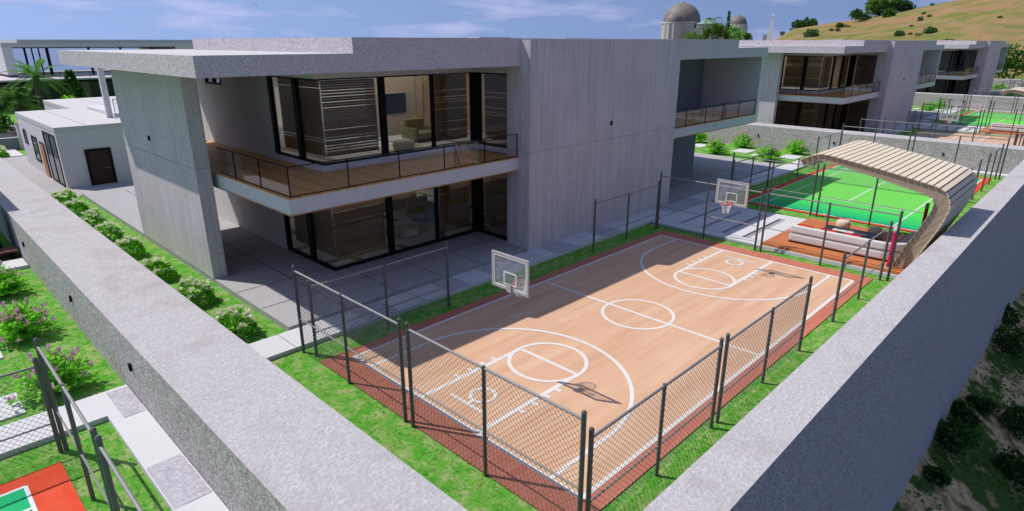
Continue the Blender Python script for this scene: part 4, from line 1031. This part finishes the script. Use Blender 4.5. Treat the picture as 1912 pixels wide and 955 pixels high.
m.leafbuild('foliage', ['leaf_mid'], t); MB().tube((15.4, 59.5, 4.62), (15.4, 59.5, 5.1), .3, 10, .36).build('pot', 'interior_white', t)

# opposite villa across the road, open glass upper floor
def far_villa():
    t = thing('villa', (40, 128, 0), 'long white flat-roofed villa across the road at far left, sky showing through its upper glass', 'house')
    m = MB(); m.box(16.6, 78, 127.5, 150, 9.15, 9.85); m.box(18.8, 23.4, 128.2, 149, 9.85, 10.32); m.box(23.4, 78, 128, 149, 9.851, 10.34); m.build('roof', 'far_render', t)
    m = MB(); m.box(16.6, 17.9, 127.6, 150, 5.0, 9.15); m.box(42, 78, 127.8, 150, 5.0, 9.15); m.box(17, 78, 146, 147, 0, 4.2); m.box(36.5, 38.0, 122, 124, 0, 4.3); m.build('wall', 'plaster', t)
    m = MB(); m.box(6, 78, 119, 150, 4.36, 4.62); m.build('terrace', 'plaster_roof', t)
    m = MB(); m.box(6, 78, 118.95, 119.2, 4.02, 4.359); m.build('fascia', 'black_metal', t)
    m = MB(); m.box(6, 78, 119.2, 150, 4.25, 4.355); m.build('soffit', 'soffit_wood', t)
    m = MB()
    for x, wd in ((19.4, .28), (20.4, .16), (21.3, .16), (22.3, .4), (28.2, .3), (33, .3), (38, .3)): m.box(x, x + wd, 128.2, 128.5, 4.62, 9.15)
    m.box(17.9, 42, 128.2, 128.5, 9.0, 9.15); m.build('window_frame', 'black_metal', t)
    m = MB(); m.box(17.9, 42, 128.2, 128.4, 4.62, 5.0); m.build('curb', 'plaster', t)
    m = MB()
    for x in (22, 26, 30, 34): m.tube((x, 120, 4.62), (x, 120, 5.6), .04, 5)
    m.tube((18, 120, 5.6), (36, 120, 5.6), .03, 5); m.build('railing', 'black_metal', t)
    m = MB(); m.box(8, 15.6, 132, 132.4, 0, 4.2); m.build('timber_wall', 'interior_tan', t)
    m = MB(); m.box(24.5, 40, 131, 131.4, 0, 4.2); m.build('ground_wall', 'far_render', t)
    m = MB()
    for x in (25.5, 28, 30.5): m.box(x, x + 1.2, 130.9, 131.0, .2, 3.6)
    m.box(33.4, 35.2, 130.9, 131, 0, 4.1); m.build('window', 'screen_black', t)
far_villa()

# ------------------------------------------------------------------ hill shrubs and trees
def P2(az, r): return (r * math.cos(R(az)), r * math.sin(R(az)), hill_z(az, r))
px_az = lambda u: 44.45 - math.degrees(math.atan((u - 956) / 1152 / math.cos(R(19.13)) * 1.0)) if False else None
def az_of(u, v):
    cp, sp = math.cos(R(19.13)), math.sin(R(19.13)); a, b = (u - 956) / 1152, (v - 477.5) / 1152
    yw = R(44.45); fw = Vector((math.cos(yw) * cp, math.sin(yw) * cp, -sp)); rt = Vector((math.sin(yw), -math.cos(yw), 0)); up = rt.cross(fw)
    d = fw + rt * a - up * b; return math.degrees(math.atan2(d.y, d.x)), d.z / math.hypot(d.x, d.y)
def hill_spot(az, slope):
    """distance along bearing az where the hill reaches the given sight slope from 10 m up"""
    r = R0 + 5
    while r < RC:
        if (hill_z(az, r) - 10) / r >= slope: return r
        r += 3
    return RC - 2
HS = [  # bearing source, height m, radius m, materials, label
    ((1494, 52), 5, 7.5, ['leaf_mid', 'leaf_dark'], 'dark green thicket on the hill crest, its left end'), ((1512, 47), 6, 7, ['leaf_mid', 'leaf_dark'], 'dark green thicket on the hill crest, its tall right end'),
    ((1461, 66), 4, 3, ['leaf_dark', 'leaf_mid'], 'small dark bush on the bare left tip of the hill'), ((1478, 55), 2, 2, ['leaf_dark'], 'tiny bush left of the crest thicket'),
    ((1598, 42), 12, 5.5, ['leaf_dark', 'leaf_mid'], 'dark round tree alone on the hill crest'), ((1613, 38), 5, 5, ['leaf_dark', 'leaf_mid'], 'low bush touching the lone crest tree'),
    ((1636, 28), 17, 10, ['leaf_yellow', 'leaf_mid'], 'large yellow-green tree on the hill crest, left of the cypress'), ((1662, 26), 15, 7, ['leaf_yellow', 'leaf_mid'], 'yellow-green tree on the hill crest, right of the cypress'),
    ((1682, 22), 10, 8, ['leaf_blue', 'leaf_dark'], 'blue-green tree at the right end of the crest group'), ((1657, 32), 6, 6, ['leaf_mid', 'leaf_dark'], 'low bush in front of the crest tree group'), ((1692, 20), 6, 6, ['leaf_blue', 'leaf_dark'], 'small blue-green bush right of the crest group'),
    ((1570, 52), 4, 4, ['leaf_dark', 'leaf_mid'], 'dark bush below the hill crest, larger of a cluster'), ((1564, 60), 3.6, 2.6, ['leaf_dark'], 'small dark bush below the larger hill cluster bush'), ((1552, 58), 2.6, 2.4, ['leaf_dark'], 'small dark bush left of the hill cluster'), ((1584, 52), 2, 2, ['leaf_dark'], 'tiny dark bush right of the hill cluster'),
    ((1513, 70), 5, 6, ['leaf_blue', 'leaf_mid'], 'blue-green bush showing above the second villa roof, left'), ((1679, 69), 4.4, 4.4, ['leaf_blue', 'leaf_mid'], 'blue-green bush showing above the second villa roof, right'),
    ((1719, 40), 4, 3, ['leaf_dark', 'leaf_mid'], 'dark hill bush left of a paler one, mid slope'), ((1736, 32), 2.6, 2.4, ['leaf_dark', 'leaf_mid'], 'round hill bush, upper of two on the mid slope'), ((1726, 27), 2, 2, ['leaf_dark'], 'tiny round bush high on the mid slope'),
    ((1702, 50), 2, 1.8, ['leaf_dark'], 'tiny hill bush near the mid slope'), ((1737, 53), 2, 1.8, ['leaf_dark'], 'tiny hill bush right of the mid slope'), ((1738, 62), 3.6, 5, ['leaf_dark', 'leaf_mid'], 'wide dark hill bush above the farthest villa'), ((1716, 67), 2.4, 3, ['leaf_yellow', 'leaf_mid'], 'yellow-green bush just above the roof line of the villas'),
    ((1742, 8), 2, 2, ['leaf_dark'], 'tiny bush on the skyline at upper right'), ((1868, 34), 2, 2, ['leaf_dark'], 'tiny bush high on the right slope'), ((1700, 66), 2, 2, ['leaf_dark'], 'tiny dark bush above the villa roof line')]
for i, ((u, v), h, rd, mats, lab) in enumerate(HS):
    az, sl = az_of(u, v); r = hill_spot(az, sl); x, y, z = P2(az, r); s = r / 430
    clump_tree('hill_bush' if h < 9 else 'hill_tree', (x, y, z - .4), h * s * .62, rd * s * .62, 0.1 if h < 9 else h * s * .12, mats, lab, 100 + i, 420 if rd > 3 else 200, rd * s * .17, 'bushes and trees on the hill', 'bush' if h < 9 else 'tree', 1.2)
az, sl = az_of(1648, 27); r = hill_spot(az, sl); x, y, z = P2(az, r)
clump_tree('cypress_tree', (x, y, z - .5), 14, 2.4, .5, ['leaf_dark'], 'tall dark pointed cypress rising from the crest tree group', 140, 700, .9, None, 'tree', 1, True)
clump_tree('leafy_tree', (190, 23, 0), 9, 5.5, 2, ['leaf_mid', 'leaf_dark'], 'dark leafy tree behind the farthest villa at the right', 141, 1500, .55)
clump_tree('leafy_tree', (191, 14.5, 0), 5, 4, 1, ['leaf_yellow', 'leaf_mid'], 'lower light green tree behind the farthest villa at the photo edge', 142, 900, .5)
clump_tree('leafy_tree', (176, 32.5, 0), 11.5, 3.0, 2, ['leaf_dark', 'leaf_mid'], 'dark tree close against the right end of the farthest villa', 143, 700, .5)

# ------------------------------------------------------------------ observatory and spire on the ridge
def observatory():
    az0, r0 = 28.3, 520; cx, cy = r0 * math.cos(R(az0)), r0 * math.sin(R(az0)); fx, fy = math.cos(R(az0)), math.sin(R(az0)); rx, ry = fy, -fx
    W = lambda u, w: (cx + rx * u + fx * w, cy + ry * u + fy * w)
    t = thing('observatory', (cx, cy, 5), 'white domed observatory on the ridge with brown copper domes', 'building')
    def obox(m, u0, u1, w0, w1, z0, z1): m.hexa([(*W(u0, w0), z0), (*W(u1, w0), z0), (*W(u1, w1), z0), (*W(u0, w1), z0)], [(*W(u0, w0), z1), (*W(u1, w0), z1), (*W(u1, w1), z1), (*W(u0, w1), z1)])
    m = MB(); obox(m, -22, 31, -6, 22, -6, 19.6); obox(m, -3, 15, -9, 6, -6, 21.3); obox(m, -26, -20, -14, 2, -6, 13); obox(m, -36, -24, -6, 6, -6, 11.6); m.build('wall', 'far_render', t)
    m = MB()
    for u in lin(-14, 22, 9): obox(m, u - .7, u + .7, -6.15, -5.9, 11, 16)
    m.build('window', 'screen_black', t)
    def dome(u, w, Rr, zb, drum):
        x, y = W(u, w); prof = [(Rr * math.cos(R(a)), zb + Rr * 1.0 * math.sin(R(a))) for a in range(0, 86, 6)] + [(Rr * .1, zb + Rr * 1.01), (0.01, zb + Rr * 1.06)]
        MB().lathe(prof, x, y, 28).build('dome', 'dome_copper', t, True)
        m = MB().lathe([(Rr * 1.0, -6), (Rr * 1.0, zb)], x, y, 20); m.lathe([(Rr * 1.06, zb - .9), (Rr * 1.06, zb + .1), (Rr * .98, zb + .11)], x, y, 20)
        for a in range(0, 360, 30): m.box(x + Rr * 1.02 * math.cos(R(a)) - .5, x + Rr * 1.02 * math.cos(R(a)) + .5, y + Rr * 1.02 * math.sin(R(a)) - .5, y + Rr * 1.02 * math.sin(R(a)) + .5, -6, zb - .9)
        m.build('drum', 'far_render', t)
    dome(-15.9, 10, 14.2, 24.3, 1); dome(-20.6, -14, 6.6, 23.8, 1); dome(25.4, 4, 6.6, 22.3, 1)
    x, y = W(4, 0); m = MB().lathe([(8.6, 20), (8.6, 22.4), (9.2, 22.5), (2.4, 25.6), (2.4, 27), (0.01, 27.1)], x, y, 24); m.build('lantern_roof', 'dome_green', t)
observatory()
OT = [((1318, 70), 12, 3.4, ['leaf_yellow', 'leaf_mid'], 0), ((1330, 70), 17, 6.5, ['leaf_mid', 'leaf_yellow'], 0), ((1344, 70), 13, 5, ['leaf_mid', 'leaf_yellow'], 0), ((1357, 70), 20, 1.6, ['leaf_mid'], 1), ((1375, 70), 13, 6.5, ['leaf_mid', 'leaf_bright'], 0), ((1294, 70), 5, 7, ['leaf_yellow', 'leaf_mid'], 0), ((1396, 70), 6, 3, ['leaf_dark', 'leaf_yellow'], 0)]
OL = ['narrow tree before the observatory, left of the tall clump', 'largest round tree before the observatory', 'tree before the observatory, right of the largest', 'thin cypress beside the small right dome', 'round light tree under the small right dome', 'low bush under the largest dome', 'small dark bush right of the observatory']
for i, ((u, v), h, rd, mats, cone) in enumerate(OT):
    az, sl = az_of(u, v); r = 470
    clump_tree('cypress_tree' if cone else 'ridge_tree', (r * math.cos(R(az)), r * math.sin(R(az)), 9.5), h, rd, .4, mats, OL[i], 160 + i, 600, .95, 'trees before the observatory', 'tree', 1, bool(cone))
az, sl = az_of(1436, 70); x, y = 480 * math.cos(R(az)), 480 * math.sin(R(az))
t = thing('spire', (x, y, 4), 'slender white tapering spire on the ridge left of the hill', 'monument')
fx, fy = math.cos(R(az)), math.sin(R(az)); sx, sy = fy, -fx
def sq(u, hw, z): return [(x + sx * (u + a * hw) + fx * b * hw, y + sy * (u + a * hw) + fy * b * hw, z) for a, b in ((-1, -1), (1, -1), (1, 1), (-1, 1))]
m = MB(); m.hexa(sq(0, 2.0, 2), sq(1.1, .55, 26.5)); m.hexa(sq(1.1, .8, 26.5), sq(1.2, .6, 27.6)); m.build('shaft', 'interior_white', t)
m = MB(); m.hexa(sq(-2.6, 1.4, 2), sq(-2.6, 1.4, 14.6)); m.build('base', 'far_render', t)

# ------------------------------------------------------------------ hillside bushes and rocks below the wall
CB = [((1884, 648), 1.3, 'largest dark round bush on the shaded slope below the outer wall'), ((1828, 762), .55, 'small dark bush on the slope, right of a touching pair'), ((1798, 782), .6, 'small dark bush on the slope, left of a touching pair'), ((1772, 830), 1.0, 'mid green bush on the slope beside the foot of the outer wall'), ((1743, 893), .42, 'smallest dark bush on the slope near the foot of the outer wall'), ((1895, 795), .95, 'dark bush on the slope at the right photo edge'), ((1898, 892), .9, 'lowest dark bush on the slope at the bottom right corner'), ((1868, 590), .9, 'bush on the slope highest up below the outer wall')]
def slope_hit(u, v):
    cp, sp = math.cos(R(19.13)), math.sin(R(19.13)); a, b = (u - 956) / 1152, (v - 477.5) / 1152; yw = R(44.45)
    fw = Vector((math.cos(yw) * cp, math.sin(yw) * cp, -sp)); rt = Vector((math.sin(yw), -math.cos(yw), 0)); up = rt.cross(fw); d = fw + rt * a - up * b
    s = 10
    while s < 140:
        p = Vector((0, 0, 10)) + d * s
        if p.z < slope_z(p.x, p.y): return p
        s += .15
    return p
for i, ((u, v), rd, lab) in enumerate(CB):
    p = slope_hit(u, v + rd * 8); clump_tree('slope_bush', (p.x, p.y, p.z - .15), rd * 1.7, rd * 1.25,   .05, ['leaf_dark', 'leaf_mid', 'leaf_dark'], lab, 200 + i, 900, .2, 'dark bushes on the slope', 'bush', 1.1)
# ground cover on the slope
gc = MB(); random.seed(9)
for i in range(7000):
    x = random.uniform(14, 75); y = random.uniform(-7, 3.3)
    if noise.noise(Vector((x * .25, y * .25, 9))) < .06: continue
    z = slope_z(x, y)
    for _ in range(2): quad_leaf(gc, (x, y, z), (random.uniform(-1, 1), random.uniform(-1, 1), random.uniform(.2, 1)), random.uniform(.14, .3), .12)
o = gc.build('ground_cover', 'leaf_mid'); o['kind'] = 'stuff'; o['label'] = 'green creeping ground cover on the shaded slope'; o['category'] = 'ground cover'

# bird
az, sl = az_of(478, 10); r = 120; bx, by, bz = r * math.cos(R(az)), r * math.sin(R(az)), 10 + r * sl
t = thing('bird', (bx, by, bz), 'small dark bird gliding in the sky at upper left', 'bird')
m = MB(); o = Vector((bx, by, bz)); rt_ = Vector((math.sin(R(az)), -math.cos(R(az)), 0)); upv = Vector((0, 0, 1)); fwv = Vector((math.cos(R(az)), math.sin(R(az)), 0))
a = (rt_ * .8 - upv * .75).normalized(); b = fwv * .6 + upv * .3
def wing(s): m.face([o + b * .15, o + a * s * .25 + b * .22 + upv * .06, o + a * s * .55 + b * .05, o + a * s * .25 - b * .05 + upv * .06, o - b * .15])
wing(1); wing(-1)
k = [o + b * .28, o + b * .1 + a * .06, o - b * .3, o + b * .1 - a * .06]; m.face([k[0], k[1], k[2], o + upv * .07]); m.face([k[0], k[3], k[2], o - upv * .07]); m.face([k[0], k[1], k[2], k[3]])
m.build('body', 'bird_grey', t)

for o in bpy.data.objects:
    if '_o' in o: del o['_o']
